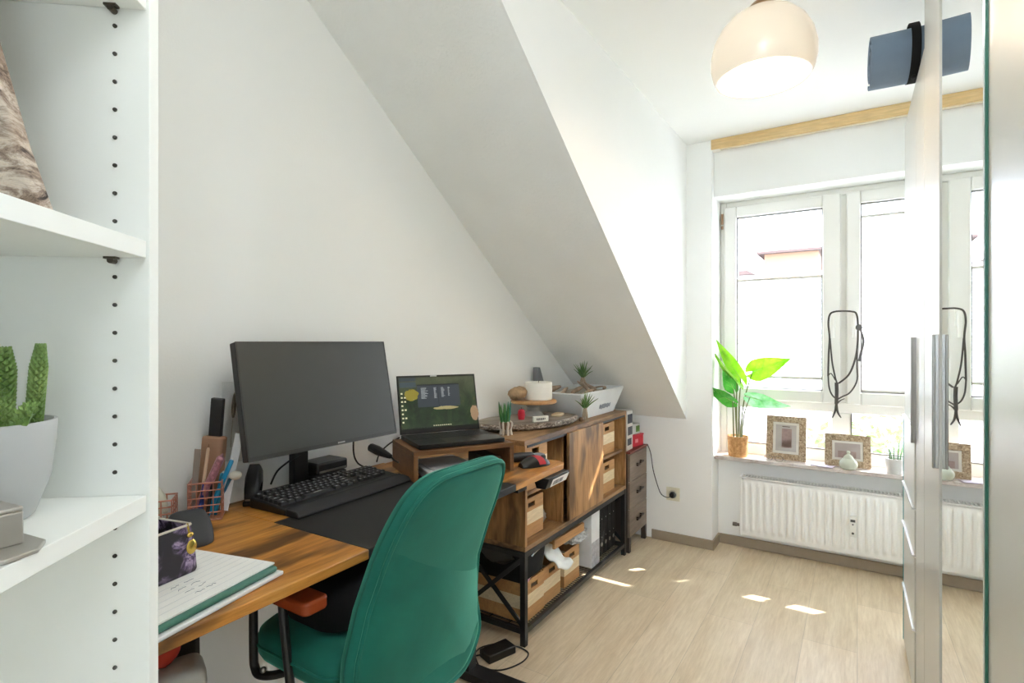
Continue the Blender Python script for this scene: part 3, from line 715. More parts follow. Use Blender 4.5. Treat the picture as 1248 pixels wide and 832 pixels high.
# gaming mouse
t = thing('computer_mouse', 'black and red computer mouse on the right end of the desk', 'mouse', deskp(-1.015, 1.730), rad(-25))
def mouse(part, mat, zs_, f):
    MB().grid(f, 20, 12).build(part, mat, t)
b = MB(); rs = []
for i in range(13):
    f = i / 12; x = -.030 * 1; y = -.062 + .124 * f; wd = .033 * (math.sin(PI * (f * .9 + .06)) ** .4) * (1 - .12 * math.exp(-((f - .5) / .2) ** 2)); hg = .038 * math.sin(PI * (.10 + .82 * f)) ** .7
    rs.append([Vector((wd * math.cos(a), y, max(0, hg * math.sin(a)))) for a in [PI * k / 14 for k in range(15)]])
b.rings(rs); b.build('shell', BLACKP, t)
b = MB(); rr = []
for i in range(7):
    y = -.014 + .03 * i / 6
    f = (y + .062) / .124; wd = .0338 * (math.sin(PI * (f * .9 + .06)) ** .4) * (1 - .12 * math.exp(-((f - .5) / .2) ** 2)); hg = .0387 * math.sin(PI * (.10 + .82 * f)) ** .7
    rr.append([Vector((wd * math.cos(a), y + .018 * math.cos(a), hg * math.sin(a))) for a in [PI * k / 14 for k in range(1, 14)]])
b.rings(rr, False, False, False); b.build('red_band', P('mouse_red', (184, 40, 52), .4), t)
MB().lathe([(.010, -.004), (.010, .004)], (0, .040, .0265), 16, Matrix.Rotation(PI / 2, 4, 'Y')).build('scroll_wheel', DGREY, t)
# black handheld device beside the mouse
t = thing('stapler', 'long black and grey handheld gadget lying behind the mouse', 'gadget', deskp(-1.085, 1.775), rad(-32))
b = MB(); b.rings([[Vector((w_ * math.cos(a) * 1.0, y, h_ + hh * math.sin(a))) for a in [2 * PI * k / 14 for k in range(14)]] for y, w_, h_, hh in ((-.075, .008, .016, .010), (-.065, .016, .018, .017), (-.02, .017, .018, .0175), (.03, .016, .017, .0165), (.038, .013, .015, .012))]); b.build('body', P('gadget_black', (30, 31, 33), .5, bmp=.3), t)
b = MB(); b.rings([[Vector((w_ * math.cos(a), y, h_ + hh * math.sin(a))) for a in [2 * PI * k / 14 for k in range(14)]] for y, w_, h_, hh in ((.038, .014, .015, .012), (.07, .017, .0145, .0125), (.085, .015, .0135, .009))]); b.build('head', P('gadget_grey', (120, 124, 130), .4), t)
t.name = 'handheld_gadget'
# desk stapler
t = thing('stapler', 'black stapler standing beside the wire pen holder', 'stapler', deskp(-1.462, .893), rad(-42))
b = MB(); b.box(-.052, .036, -.021, .021, 0, .014); b.build('base', BLACKP, t, bevel=.003)
b = MB(); rs = []
for x, z0, z1, w_ in ((-.056, .016, .040, .014), (-.05, .050, .094, .018), (-.02, .050, .108, .019), (.012, .038, .092, .019), (.030, .020, .060, .018), (.038, .016, .036, .016)):
    rs.append([Vector((x, w_ * sx, z)) for sx, z in ((-1, z0), (1, z0), (1, z0 + (z1 - z0) * .7), (.7, z1), (-.7, z1), (-1, z0 + (z1 - z0) * .7))])
b.rings(rs); b.build('arm', BLACKP, t, bevel=.003)
MB().box(.0345, .0385, -.014, .014, .017, .021).build('staple_plate', SILVER, t)
MB().box(-.004, .004, -.008, .008, .0815, .0825).build('emblem', P('emblem_grey', (130, 130, 128), .4), t)
MB().box(-.05, .03, -.012, .012, .0142, .022).build('magazine', P('magazine_steel', (110, 108, 104), .4, .7), t)
# wire pen holder (rose gold)
ROSE = P('rose_gold_wire', (198, 140, 120), .3, .8)
def wire_cup(name, label, loc, w, d, h, rz, rows_, cols):
    t = thing(name, label, 'pen holder', loc, rz, 'rose gold wire holders')
    b = MB(); r = .0016; K = [(-w, -d), (w, -d), (w, d), (-w, d)]
    for i in range(rows_):
        z = .002 + (h - .004) * i / (rows_ - 1)
        for (a, c) in zip(K, K[1:] + K[:1]): b.tube([(a[0], a[1], z), (c[0], c[1], z)], r * (1.4 if i in (0, rows_ - 1) else 1), 6)
    b.build('ring_wires', ROSE, t)
    b = MB()
    for (a, c) in zip(K, K[1:] + K[:1]):
        for i in range(cols): 
            x, y = a[0] + (c[0] - a[0]) * i / cols, a[1] + (c[1] - a[1]) * i / cols; b.tube([(x, y, 0), (x, y, h)], r, 6)
    b.build('upright_wires', ROSE, t)
    b = MB()
    for i in range(1, 5): b.tube([(-w + 2 * w * i / 5, -d, .002), (-w + 2 * w * i / 5, d, .002)], r, 6)
    b.build('floor_wires', ROSE, t); return t
HC = Vector((-1.452, .758, DZ + .0006))
wire_cup('wire_pen_holder', 'larger rose gold wire pen holder full of pens and brushes', HC, .042, .038, .100, rad(-35), 6, 4)
wire_cup('wire_pen_holder', 'smaller rose gold wire holder with crumpled tissue behind the pencil case', Vector((-1.485, .655, DZ + .0006)), .034, .034, .070, rad(-35), 5, 3)
def inpx(x, y, Y): return aty(x, y, Y)
def slab_between(name, label, cat, pa, pb, w, th_, mat, group=None, round_=0):
    """a flat bar from pa to pb, facing the camera"""
    pa, pb = Vector(pa), Vector(pb); z = (pb - pa); L_ = z.length; z.normalize()
    x = z.cross(-FW).normalized(); y = z.cross(x).normalized()
    Mx = Matrix((x, y, z)).transposed().to_4x4(); Mx.translation = pa
    b = MB(); b.box(-w / 2, w / 2, -th_ / 2, th_ / 2, 0, L_, Mx)
    o = b.build(name, mat, bevel=min(w, th_) * .2 if not round_ else round_)
    return tag(o, label, cat, group)
g = 'pens and tools in the wire holder'
slab_between('cardboard_box', 'brown cardboard box standing in the wire pen holder', 'box', (-1.488, .780, DZ + .006), aty(262, 531, .793), .058, .030, P('kraft_card', (156, 118, 92), .8), g)
slab_between('black_case', 'tall flat black case above the cardboard box by the wall', 'case', aty(262, 540, .795), aty(266, 485, .795), .034, .014, BLACKP, g)
slab_between('acrylic_sheet', 'clear rounded acrylic sheet standing behind the pens', 'sheet', aty(284, 562, .845), aty(284, 466, .845), .062, .003, thin_glass('acrylic', (.93, .93, .93, 1), .3), g)
slab_between('white_ruler', 'short wide white ruler sticking up from the pen holder', 'ruler', (-1.430, .790, DZ + .012), aty(292, 528, .835), .022, .002, P('ruler_white', (232, 234, 236), .4), g)
def stick(name, label, cat, pa, pb, r, mat, tip=None):
    pa, pb = Vector(pa), Vector(pb); t_ = thing(name, label, cat, pa, 0, g); q = pb - pa
    MB().tube([(0, 0, 0), q * .97, q], [r, r, r * .6], 10).build('barrel', mat, t_)
    if tip: MB().tube([q, q * 1.05], [r * .5, r * .15], 8).build('tip', tip, t_)
    return t_
stick('makeup_brush', 'pale wooden brush handle in the pen holder beside the cardboard box', 'brush', (-1.462, .742, DZ + .006), aty(254, 545, .755), .004, P('handle_pale', (206, 176, 148), .5), P('bristle', (120, 90, 70), .9))
stick('glitter_pen', 'thick pinkish-purple glitter pen leaning right in the pen holder', 'pen', (-1.470, .735, DZ + .008), aty(270, 556, .770), .010, P('glitter_pink', (172, 120, 132), .35, .2, var=.35, scale=120), P('pen_tip', (120, 80, 90), .4))
stick('blue_marker', 'bright blue marker leaning right in the pen holder', 'pen', (-1.440, .752, DZ + .006), aty(283, 560, .800), .006, P('marker_blue', (22, 132, 176), .4), P('marker_white', (232, 232, 228), .4))
stick('teal_marker', 'short teal marker lowest in the pen holder beside the blue one', 'pen', (-1.436, .768, DZ + .006), aty(272, 576, .790), .007, P('marker_teal', (28, 120, 150), .4), P('marker_white', (232, 232, 228), .4))
stick('navy_pen', 'dark blue pen upright low in the pen holder', 'pen', (-1.448, .735, DZ + .006), aty(250, 588, .748), .006, P('pen_navy', (36, 54, 120), .4), None)
stick('black_pen', 'slim black pen near the front of the pen holder', 'pen', (-1.430, .745, DZ + .006), aty(262, 570, .765), .0045, BLACKP, SILVER)
t = thing('cosmetic_puff', 'cream rounded brush head leaning out of the pen holder', 'brush', aty(272, 590, .795), 0, g)
q = aty(287, 579, .815) - aty(272, 590, .795)
MB().ell(q, (.016, .016, .012)).build('head', P('puff_cream', (228, 220, 204), .9), t); MB().tube([(0, 0, -.03), q * .5, q], .0045, 8).build('handle', P('puff_handle', (40, 110, 140), .4), t)
t = thing('feather', 'speckled brown feather quill standing behind the ruler', 'feather', aty(281, 545, .845), 0, g)
q1 = aty(284, 505, .85) - aty(281, 545, .845); q2 = aty(286, 478, .855) - aty(281, 545, .845)
MB().tube([(0, 0, 0), q1, q2], [.0012, .001, .0005], 6, 5).build('quill', P('quill_pale', (180, 168, 146), .5), t)
b = MB(); xx = RT * .007
V = [(q1 * .9 + (q2 - q1 * .9) * f, math.sin(PI * (f * .9 + .08)) ** .6) for f in [i / 10 for i in range(11)]]
R_ = [[b.v(c + xx * (-w_) + FW * .0012), b.v(c + FW * -.001), b.v(c + xx * w_ + FW * .0012)] for c, w_ in V]
for A_, B_ in zip(R_, R_[1:]):
    for k in range(2): b.face([A_[k], A_[k + 1], B_[k + 1], B_[k]])
b.build('vane', P('feather_brown', (112, 98, 80), .9, var=.5, scale=90), t, solid=.0006)
slab_between('nail_file', 'thin glass nail file with dark edge at the left of the pen holder', 'nail file', (-1.488, .738, DZ + .006), aty(241, 547, .745), .016, .003, P('file_grey', (150, 138, 130), .4), g)
# crumpled tissue in small cup
o = MB().ell((0, 0, 0), (.018, .014, .040), 18, 14, Matrix.Rotation(rad(-35), 4, 'Y'), .25).build('crumpled_tissue', P('tissue', (206, 204, 188), .9, var=.1), loc=(-1.487, .658, DZ + .062))
tag(o, 'crumpled white and green tissue stuffed in the small wire holder', 'tissue')
# dark rounded speaker/ergonomic mouse
t = thing('ergonomic_mouse', 'upright dark grey ergonomic mouse behind the pencil case', 'mouse', deskp(-1.290, .632), rad(-20))
b = MB(); rs = []
for z, x0, x1, y0, y1 in ((0, -.045, .040, -.05, .05), (.012, -.046, .040, -.051, .051), (.03, -.044, .026, -.048, .049), (.05, -.040, .006, -.044, .044), (.066, -.036, -.016, -.034, .034), (.070, -.033, -.024, -.022, .024)):
    cx, cy, rx, ry = (x0 + x1) / 2, (y0 + y1) / 2, (x1 - x0) / 2, (y1 - y0) / 2
    rs.append([Vector((cx + rx * (abs(math.cos(a)) ** .8) * (1 if math.cos(a) > 0 else -1), cy + ry * (abs(math.sin(a)) ** .8) * (1 if math.sin(a) > 0 else -1), z)) for a in [2 * PI * k / 28 for k in range(28)]])
b.rings(rs); b.build('shell', P('mouse_charcoal', (48, 50, 54), .55), t, sharp=50)
MB().tube([(.005, .0, .052), (.022, .0, .036)], .004, 10).build('scroll_wheel', DGREY, t)
# notebook stack
t = thing('ring_binder_folder', 'dark green folder beneath the loose papers at the desk edge', 'folder', deskp(-1.068, .435), rad(13))
MB().box(-.145, .145, -.18, .18, .008, .020).build('green_cover', P('folder_green', (60, 112, 96), .5), t, bevel=.005)
MB().box(-.152, .152, -.186, .188, 0, .0075).build('white_cover', P('folder_white', (226, 228, 230), .5), t, bevel=.002)
b = MB(); b.box(-.140, .140, -.176, .176, .0203, .0235); o = b.build('note_paper', PAPER, loc=deskp(-1.072, .438)); o.rotation_euler = (0, 0, rad(14)); tag(o, 'handwritten white note paper on the green folder', 'paper')
b = MB(); rn = random.Random(8)
for i in range(4):
    x = .052 + i * .018
    for k in range(2 if i < 9 else 6):
        y0 = .02 + .024 * k + rn.uniform(0, .006); b.tube([(x + rn.uniform(-.003, .003), y0 + f * .018, .0238) for f in (0, .25, .5, .75, 1)], .0005, 4)
b.build('handwriting', P('ink', (120, 130, 144), .8), o)
b = MB()
for i in range(14): b.box(-.128 + i * .019, -.1276 + i * .019, -.17, .17, .0236, .0238)
b.build('ruled_lines', P('rule_grey', (190, 196, 204), .8), o)
# pencil case
t = thing('pencil_case', 'black and purple crystal-print pencil case with a gold charm', 'pencil case', (-1.108, .455, DZ + .0252), rad(12))
def geode():
    m, nt, b = newmat('geode_print'); v = coords(nt); n = noise(nt, v, 26, 5, .65, 2.2); n2 = noise(nt, v, 13, 3, .5, 1)
    c = ramp(nt, n, [(.36, lin((34, 28, 36))), (.47, lin((92, 74, 108))), (.56, lin((176, 156, 188))), (.66, lin((92, 68, 96))), (.75, lin((214, 196, 206)))])
    c = mixc(nt, ramp(nt, n2, [(.45, (0, 0, 0, 1)), (.55, (1, 1, 1, 1))]), lin((38, 33, 40)), c)
    nt.links.new(c, b.inputs['Base Color']); b.inputs['Roughness'].default_value = .6; return m
GE = geode()
b = MB(); rs = []
for z, k in ((0, 1), (.004, 1.02), (.05, .98), (.088, .90)): rs.append([Vector((x * k, y * k, z + (.012 * (1 - abs(y) / .075) if z > .08 else 0))) for x, y in rrect(-.055, .055, -.078, .078, (.012,) * 4, 5)])
b.rings(rs, True, False); rs2 = [[Vector((p.x * .95, p.y * .96, p.z)) for p in rs[-1]], [Vector((p.x * .93, p.y * .95, .012)) for p in rs[0]]]
b.rings([rs[-1]] + rs2, False, True); b.build('pouch', GE, t, sharp=50)
b = MB(); b.loop([p + Vector((0, 0, .001)) for p in rs[-1]], .0024, 8); b.build('zip_edge', P('zip_beige', (196, 188, 176), .6), t)
GOLD = P('gold_charm', (206, 176, 88), .25, .8)
b = MB(); b.tube([(.049, .058, .094), (.053, .059, .080), (.054, .060, .068)], .002, 6, 4); b.ell((.058, .061, .050), (.003, .011, .014)); b.ell((.056, .059, .073), (.004, .007, .005)); b.build('charm', GOLD, t)
for i, (c, lab) in enumerate((((40, 150, 160), 'teal pencil inside the open crystal-print pencil case'), ((196, 60, 70), 'red pencil inside the open crystal-print pencil case'))):
    o = MB().tube([(-.03 + .03 * i, -.05, .0), (.0 + .02 * i, .03, .055)], .004, 8).build('pencil', P('pencil_%d' % i, c, .5), loc=(-1.108, .455, DZ + .042)); o.rotation_euler = (0, 0, rad(12)); tag(o, lab, 'pencil', 'pencils in the pencil case')

# ================================================================= CHAIR
def velvet():
    m, nt, b = newmat('green_velvet'); v = coords(nt); n = noise(nt, v, 5, 4, .6, .3); n2 = noise(nt, v, 260, 2)
    nt.links.new(ramp(nt, n, [(.3, lin((5, 92, 78))), (.7, lin((12, 112, 96)))]), b.inputs['Base Color'])
    b.inputs['Roughness'].default_value = .8; b.inputs['Sheen Weight'].default_value = .75; b.inputs['Sheen Roughness'].default_value = .35; b.inputs['Sheen Tint'].default_value = lin((120, 214, 186))
    bump(nt, b, n2, .15, .001); return m
VEL = velvet()
CC = Vector((-.99, .920, 0))
t = thing('office_chair', 'green velvet office chair with wooden armrests at the desk', 'chair', CC)
def interp(z, tab):
    if z <= tab[0][0]: return tab[0][1]
    if z >= tab[-1][0]: return tab[-1][1]
    n_ = len(tab)
    sl = [(tab[min(i + 1, n_ - 1)][1] - tab[max(i - 1, 0)][1]) / (tab[min(i + 1, n_ - 1)][0] - tab[max(i - 1, 0)][0]) for i in range(n_)]
    for i in range(n_ - 1):
        (a, x), (c, y) = tab[i], tab[i + 1]
        if z <= c:
            h_ = c - a; f = (z - a) / h_
            return x * (2 * f ** 3 - 3 * f * f + 1) + h_ * sl[i] * (f ** 3 - 2 * f * f + f) + y * (3 * f * f - 2 * f ** 3) + h_ * sl[i + 1] * (f ** 3 - f * f)
XR = [(.44, .196), (.50, .186), (.57, .175), (.66, .184), (.75, .206), (.86, .249), (.99, .304)]
def outline(n=96, grow=0, zlo=.452, zhi=.981):
    o = []
    cz = (zlo + zhi) / 2; hz = (zhi - zlo) / 2 + grow
    for i in range(n):
        a = 2 * PI * i / n; ca_, sa = math.cos(a), math.sin(a); e = 2 / 5.5
        y = abs(ca_) ** e * (1 if ca_ > 0 else -1); z = abs(sa) ** e * (1 if sa > 0 else -1)
        zz = cz + hz * z; hw = interp(zz, [(.46, .172), (.52, .206), (.62, .186), (.73, .167), (.85, .168), (.97, .164)] if ca_ > 0 else [(.46, .185), (.53, .204), (.66, .198), (.75, .186), (.85, .178), (.97, .160)]) + grow
        o.append((hw * y, zz))
    return o
def back_ring(sc, xo, grow=0):
    r = []
    for y, z in outline(grow=grow):
        zz = .715 + (z - .715) * sc; r.append(Vector((interp(zz, XR) + xo + .010 * (abs(y * sc) / .18) ** 2 * -1, y * sc, zz)))
    return r
b = MB(); T = .050
b.rings([back_ring(s, x, g_) for s, x, g_ in ((.02, -T - .014, 0), (.5, -T - .012, 0), (.8, -T - .008, .002), (.93, -T - .001, .004), (.99, -T + .010, .006), (1, -T + .024, .006), (1, -.020, .006), (1, -.006, .002), (.985, -.002, 0))])
b.build('back_cushion', VEL, t, sharp=80)
b = MB(); b.rings([back_ring(s, x) for s, x in ((.985, -.004), (.975, .001), (.94, .0035), (.88, .0042), (.8, .0046), (.7, .005), (.6, .0053), (.5, .0056), (.4, .0058), (.3, .006), (.2, .006), (.1, .006), (.02, .006))], False); b.build('back_shell', VEL, t, sharp=80)
b = MB(); b.loop(back_ring(.992, .0), .0052, 8); b.build('piping', VEL, t)
# quilting seam along the rim of the cushion
b = MB(); b.loop(back_ring(1, -.026, .0055), .0022, 6); b.build('rim_seam', P('seam_green', (10, 92, 76), .8), t)
# seat
b = MB(); so = rrect(-.20, .118, -.215, .215, (.06, .075, .075, .06), 8)
b.rings([[Vector((x * k, y * k, z)) for x, y in so] for k, z in ((.90, .528), (.97, .532), (1, .545), (1.01, .565), (.99, .585), (.93, .596), (.7, .600), (.3, .602), (.02, .602))]); b.build('seat', VEL, t, sharp=80)
b = MB(); b.loop([(x * 1.012, y * 1.012, .566) for x, y in so], .003, 8); b.build('seat_piping', VEL, t)
ARMW = P('cherry_wood_arm', (150, 66, 32), .25, var=.15, scale=6)
for s in (-1, 1):
    y = s * .208
    b = MB(); b.prism(rrect(-.200, .055, y - .031, y + .031, (.016,) * 4, 6), .690, .718); b.build('armrest', ARMW, t, bevel=.006, seg=3)
    b = MB(); yt = y + s * .012
    b.tube([(-.155, yt, .700), (-.155, yt, .60), (-.154, yt, .540), (-.150, yt, .519), (-.132, yt, .507), (-.10, yt - s * .02, .507), (-.06, yt - s * .07, .515)], .0095, 10, 5)
    b.tube([(-.050, yt, .700), (-.035, yt, .60), (-.016, yt, .50), (-.012, yt, .470), (-.012, yt - s * .03, .462), (-.012, yt - s * .10, .470), (-.01, yt - s * .14, .52)], .0095, 10, 5); b.build('arm_frame', BLACKM, t)
    MB().ell((-.118, yt - s * -.004 - s * .004, .522), .007).build('arm_bolt', SILVER, t)
MB().box(-.12, .10, -.12, .12, .508, .528).build('seat_plate', BLACKM, t, bevel=.003)
b = MB(); b.tube([(.05, 0, .515), (.100, 0, .508), (.128, 0, .52), (.132, 0, .56)], .018, 12, 5, flat=.5); b.build('back_bracket', BLACKM, t)
MB().lathe([(.026, .09), (.026, .30), (.016, .302), (.016, .508)], n=20).build('gas_lift', BLACKM, t)
for i in range(5):
    a = 2 * PI * i / 5 + .3; c, s = math.cos(a), math.sin(a)
    b = MB(); b.tube([(c * .02, s * .02, .105), (c * .15, s * .15, .10), (c * .28, s * .28, .075)], [.022, .017, .012], 10, 3); lg = b.build('base_arm', BLACKM, t)
    b = MB(); b.lathe([(.0, -.011), (.022, -.011), (.025, -.006), (.025, .006), (.022, .011), (.0, .011)], (c * .28, s * .28, .0252), 18, Matrix.Rotation(a + PI / 2, 4, 'Z') @ Matrix.Rotation(PI / 2, 4, 'Y')); b.build('caster', BLACKP, lg)
# black cushion on the seat
b = MB(); so = rrect(-.17, .055, -.165, .15, (.07,) * 4, 8); rs = []
for k, z in ((.80, .6035), (.96, .612), (1.02, .64), (1.0, .675), (.9, .705), (.6, .722), (.2, .726), (.02, .726)): rs.append([Vector((x * k, y * k, z)) for x, y in so])
b.rings(rs); o = b.build('seat_cushion', P('black_plush', (7, 7, 8), 1.0, var=.25), loc=CC, sharp=80); tag(o, 'thick black plush cushion on the green chair seat', 'cushion')

# ================================================================= SIDEBOARD
SX0, SX1, SY0, SY1 = -1.515, -1.14, 1.868, 3.005
t = thing('sideboard', 'rustic brown sideboard with sliding door and black metal frame', 'sideboard', (-1.14, 1.868, 0))
LXs, LY = -.375, 1.137
MB().box(LXs, 0, -.004, LY + .004, .822, .844).build('top_board', CABW, t, bevel=.0015)
MB().box(LXs, 0, 0, LY, .388, .408).build('bottom_board', CABW, t, bevel=.0015)
for y in (0, LY - .016): MB().box(LXs, 0, y, y + .016, .408, .822).build('side_panel', CABV, t, bevel=.001)
for y in (.356, .765): MB().box(LXs, -.016, y, y + .016, .408, .822).build('divider', CABV, t, bevel=.001)
MB().box(LXs, -.016, .781, LY - .016, .606, .620).build('shelf', CABW, t, bevel=.001)
MB().box(LXs, -.016, .016, .356, .606, .620).build('shelf', CABW, t, bevel=.001)
MB().box(LXs, LXs + .006, .016, LY - .016, .408, .822).build('back_panel', CABW, t)
d = MB().box(.001, .015, .372, .768, .415, .824).build('sliding_door', CABV, t, bevel=.0015)
MB().box(-.0145, .0005, .02, LY - .02, .812, .8215).build('door_track', BLACKM, t)
for x in (-.024, LXs): 
    for y in (-.002, LY - .022): MB().box(x, x + .024, y, y + .024, 0, .3875).build('leg', BLACKM, t, bevel=.001)
b = MB(); 
for z in (.048, .362):
    b.box(LXs + .024, -.024, 0, .018, z, z + .022); b.box(LXs + .024, -.024, LY - .018, LY, z, z + .022)
    b.box(-.020, -.002, .022, LY - .022, z, z + .022); b.box(LXs + .002, LXs + .020, .022, LY - .022, z, z + .022)
b.build('frame_rail', BLACKM, t, bevel=.001)
for y in (.004, LY - .014):
    b = MB(); M_ = Matrix.Translation((LXs + .20, y + .005, .216)); 
    for sg in (1, -1):
        aa = math.atan2(.30, .34) * sg
        b.box(-.225, .225, -.004 + .002 * sg, .004 + .002 * sg, -.009, .009, M_ @ Matrix.Rotation(aa, 4, 'Y'))
    b.build('cross_brace', BLACKM, t)
b = MB()
for i in range(56): y = .025 + (LY - .05) * i / 55; b.tube([(LXs + .02, y, .064), (-.02, y, .064)], .0016, 5)
for x in (-.10, -.2, -.3): b.tube([(x, .02, .0605), (x, LY - .02, .0605)], .002, 5)
b.build('wire_shelf', BLACKM, t)
# crates
def crate(label, loc, w, d, h, rz=0, group='striped wooden storage crates'):
    """w along y, d along x; front faces +x"""
    t_ = thing('wooden_crate', label, 'crate', loc, rz, group); tk = .008; h1, h2 = h / 3, 2 * h / 3
    def walls(a, c): 
        b = MB(); b.box(-d, -tk, -w / 2, -w / 2 + tk, a, c); b.box(-d, -tk, w / 2 - tk, w / 2, a, c); b.box(-d, -d + tk, -w / 2 + tk, w / 2 - tk, a, c); return b
    b = walls(0, h1); b.box(-tk, 0, -w / 2, w / 2, 0, h1); b.box(-d + tk, -tk, -w / 2 + tk, w / 2 - tk, 0, .006); b.build('lower_band', CR_B, t_, bevel=.001)
    b = walls(h1, h2); b.box(-tk, 0, -w / 2, w / 2, h1, h2); b.build('middle_band', CR_L, t_, bevel=.001)
    b = walls(h2, h); hw = min(.030, w * .17); z0, z1 = h2 + (h - h2) * .28, h2 + (h - h2) * .66
    b.box(-tk, 0, -w / 2, -hw, h2, h); b.box(-tk, 0, hw, w / 2, h2, h); b.box(-tk, 0, -hw, hw, h2, z0); b.box(-tk, 0, -hw, hw, z1, h); b.build('upper_band', CR_B, t_, bevel=.001)
    return t_
gc = 'striped wooden storage crates'
crate('striped wooden crate in the sideboard bay below the desk edge', (-1.185, 1.995, .4088), .205, .29, .166)
crate('striped wooden crate on the upper shelf behind the mouse', (-1.165, 1.995, .6208), .205, .30, .194)
crate('striped wooden crate on the lower shelf right of the sliding door', (-1.175, 2.803, .4088), .215, .30, .168)
crate('striped wooden crate on the upper shelf right of the sliding door', (-1.175, 2.803, .6208), .215, .30, .172)
crate('striped wooden crate at the near end of the bottom rack', (-1.172, 1.998, .0662), .165, .31, .165)
crate('striped wooden crate in the middle of the bottom rack row', (-1.180, 2.172, .0662), .165, .31, .165)
crate('striped wooden crate under the white cloth on the bottom rack', (-1.180, 2.375, .0662), .165, .31, .165)
o = MB().box(-.07, .0, -.05, .06, 0, .002).build('pink_paper', P('pink_paper', (236, 178, 188), .8), loc=(-1.150, 1.975, .232)); o.rotation_euler = (rad(0), rad(-28), rad(18)); 
o.location = (-1.185, 1.985, .231); tag(o, 'pink paper sheet sticking out of the nearest bottom crate', 'paper')
# black storage bin on top of the crates
t = thing('storage_bin', 'black fabric storage bin resting on the near bottom crates', 'storage bin', (-1.165, 2.005, .2330), rad(1))
b = MB(); b.rings([[Vector((x, y, z)) for x, y in rrect(-.315, x1, -.094, .094, (.01,) * 4, 4)] for z, x1 in ((0, -.02), (.145, .0))]); b.rings([[Vector((x, y, .145)) for x, y in rrect(-.315, 0, -.094, .094, (.01,) * 4, 4)], [Vector((x, y, .150)) for x, y in rrect(-.317, .003, -.097, .097, (.01,) * 4, 4)]]); b.build('bin_body', BLACKF, t)
b = MB(); b.tube([(.001, -.045, .105), (.012, -.03, .122), (.012, .0, .125), (.002, .012, .118)], .004, 6, 4); b.build('bin_handle', P('handle_metal', (190, 190, 186), .25, .9), t)
# clear plastic on the black bin (side) 
o = MB().ell((0, 0, 0), (.09, .006, .035), 20, 10, None, .25).build('plastic_wrap', thin_glass('plastic_film', (.8, .8, .8, 1), .4), loc=(-1.30, 1.90, .335)); tag(o, 'crumpled clear plastic wrap against the black storage bin', 'plastic wrap')
# tilted lid
t = thing('crate_lid', 'light wooden crate lid propped at a slant above the bottom crates', 'lid', (-1.195, 2.330, .318), 0)
Ml = Matrix.Rotation(rad(-1), 4, 'X')
MB().box(-.22, .02, -.165, .15, 0, .010, Ml).build('board', CR_B, t, bevel=.001); MB().box(.02, .032, -.165, .15, -.022, .018, Ml).build('front_lip', CR_B, t, bevel=.001)
# crumpled clear bag and white cloth
o = MB().ell((0, 0, 0), (.085, .110, .035), 30, 18, None, .30).build('plastic_bag', P('silvery_plastic', (206, 206, 204), .2, 0, var=.35, scale=60, Alpha=.8), loc=(-1.235, 2.455, .268)); tag(o, 'crumpled translucent plastic bag stuffed under the tilted lid', 'bag')
o = MB().grid(lambda u, v: Vector((-.06 + .105 * u, -.075 + .15 * v, .020 * math.sin(4 * v + 2 * u) + .05 * (1 - u) ** 1.0 + .012 * math.sin(9 * u) - (.045 * max(0, u - .55)))), 24, 20).build('white_cloth', P('white_cloth', (232, 236, 234), .85), loc=(-1.165, 2.195, .236), solid=.004); tag(o, 'white folded cloth draped over the bottom crates', 'cloth')
# white tall carton + black binders
t = thing('white_carton', 'tall narrow white carton left of the black binders', 'carton', (-1.165, 2.625, .0662))
MB().box(-.24, 0, -.052, .052, 0, .285).build('carton_body', P('carton_white', (226, 228, 230), .5), t, bevel=.002)
MB().box(.0002, .001, -.050, .046, .0, .130).build('carton_print', P('carton_grey', (168, 170, 176), .5, var=.3, scale=40), t)
gb = 'black ring binders'
B0 = None
for i in range(5):
    y = 2.709 + .056 * i
    lab = ('black ring binder next to the white carton', 'second black ring binder from the white carton', 'middle black ring binder on the bottom rack', 'fourth black ring binder from the white carton', 'black ring binder at the far end of the bottom rack')[i]
    if B0 is None:
        t = B0 = thing('ring_binder', lab, 'binder', (-1.19, y, .0662), 0, gb)
        b = MB(); b.box(-.24, 0, -.026, -.023, 0, .290); b.box(-.24, 0, .023, .026, 0, .290); b.box(-.003, .0, -.023, .023, 0, .290); b.build('cover', BLACKF, t, bevel=.001)
        MB().box(-.225, -.02, -.018, .018, .006, .278).build('pages', P('binder_pages', (40, 40, 42), .9), t)
        b = MB(); 
        for z in (.10, .20): b.ell((.0, 0, z), (.002, .0035, .0035), 10, 6)
        b.build('rivet', SILVER, t)
        MB().lathe([(.011, -.001), (.011, .001)], (0.0005, 0, .06), 16, Matrix.Rotation(PI / 2, 4, 'Y')).build('finger_ring', SILVER, t)
    else: dup(B0, (-1.19, y, .0662), 0, lab, gb)
# small crumpled thing in the near bay
o = MB().ell((0, 0, 0), (.028, .026, .030), 18, 12, None, .30).build('foil_ball', P('crumpled_foil', (150, 146, 138), .3, .6), loc=(-1.23, 2.150, .447)); tag(o, 'crumpled silver foil beside the crate below the desk edge', 'foil')

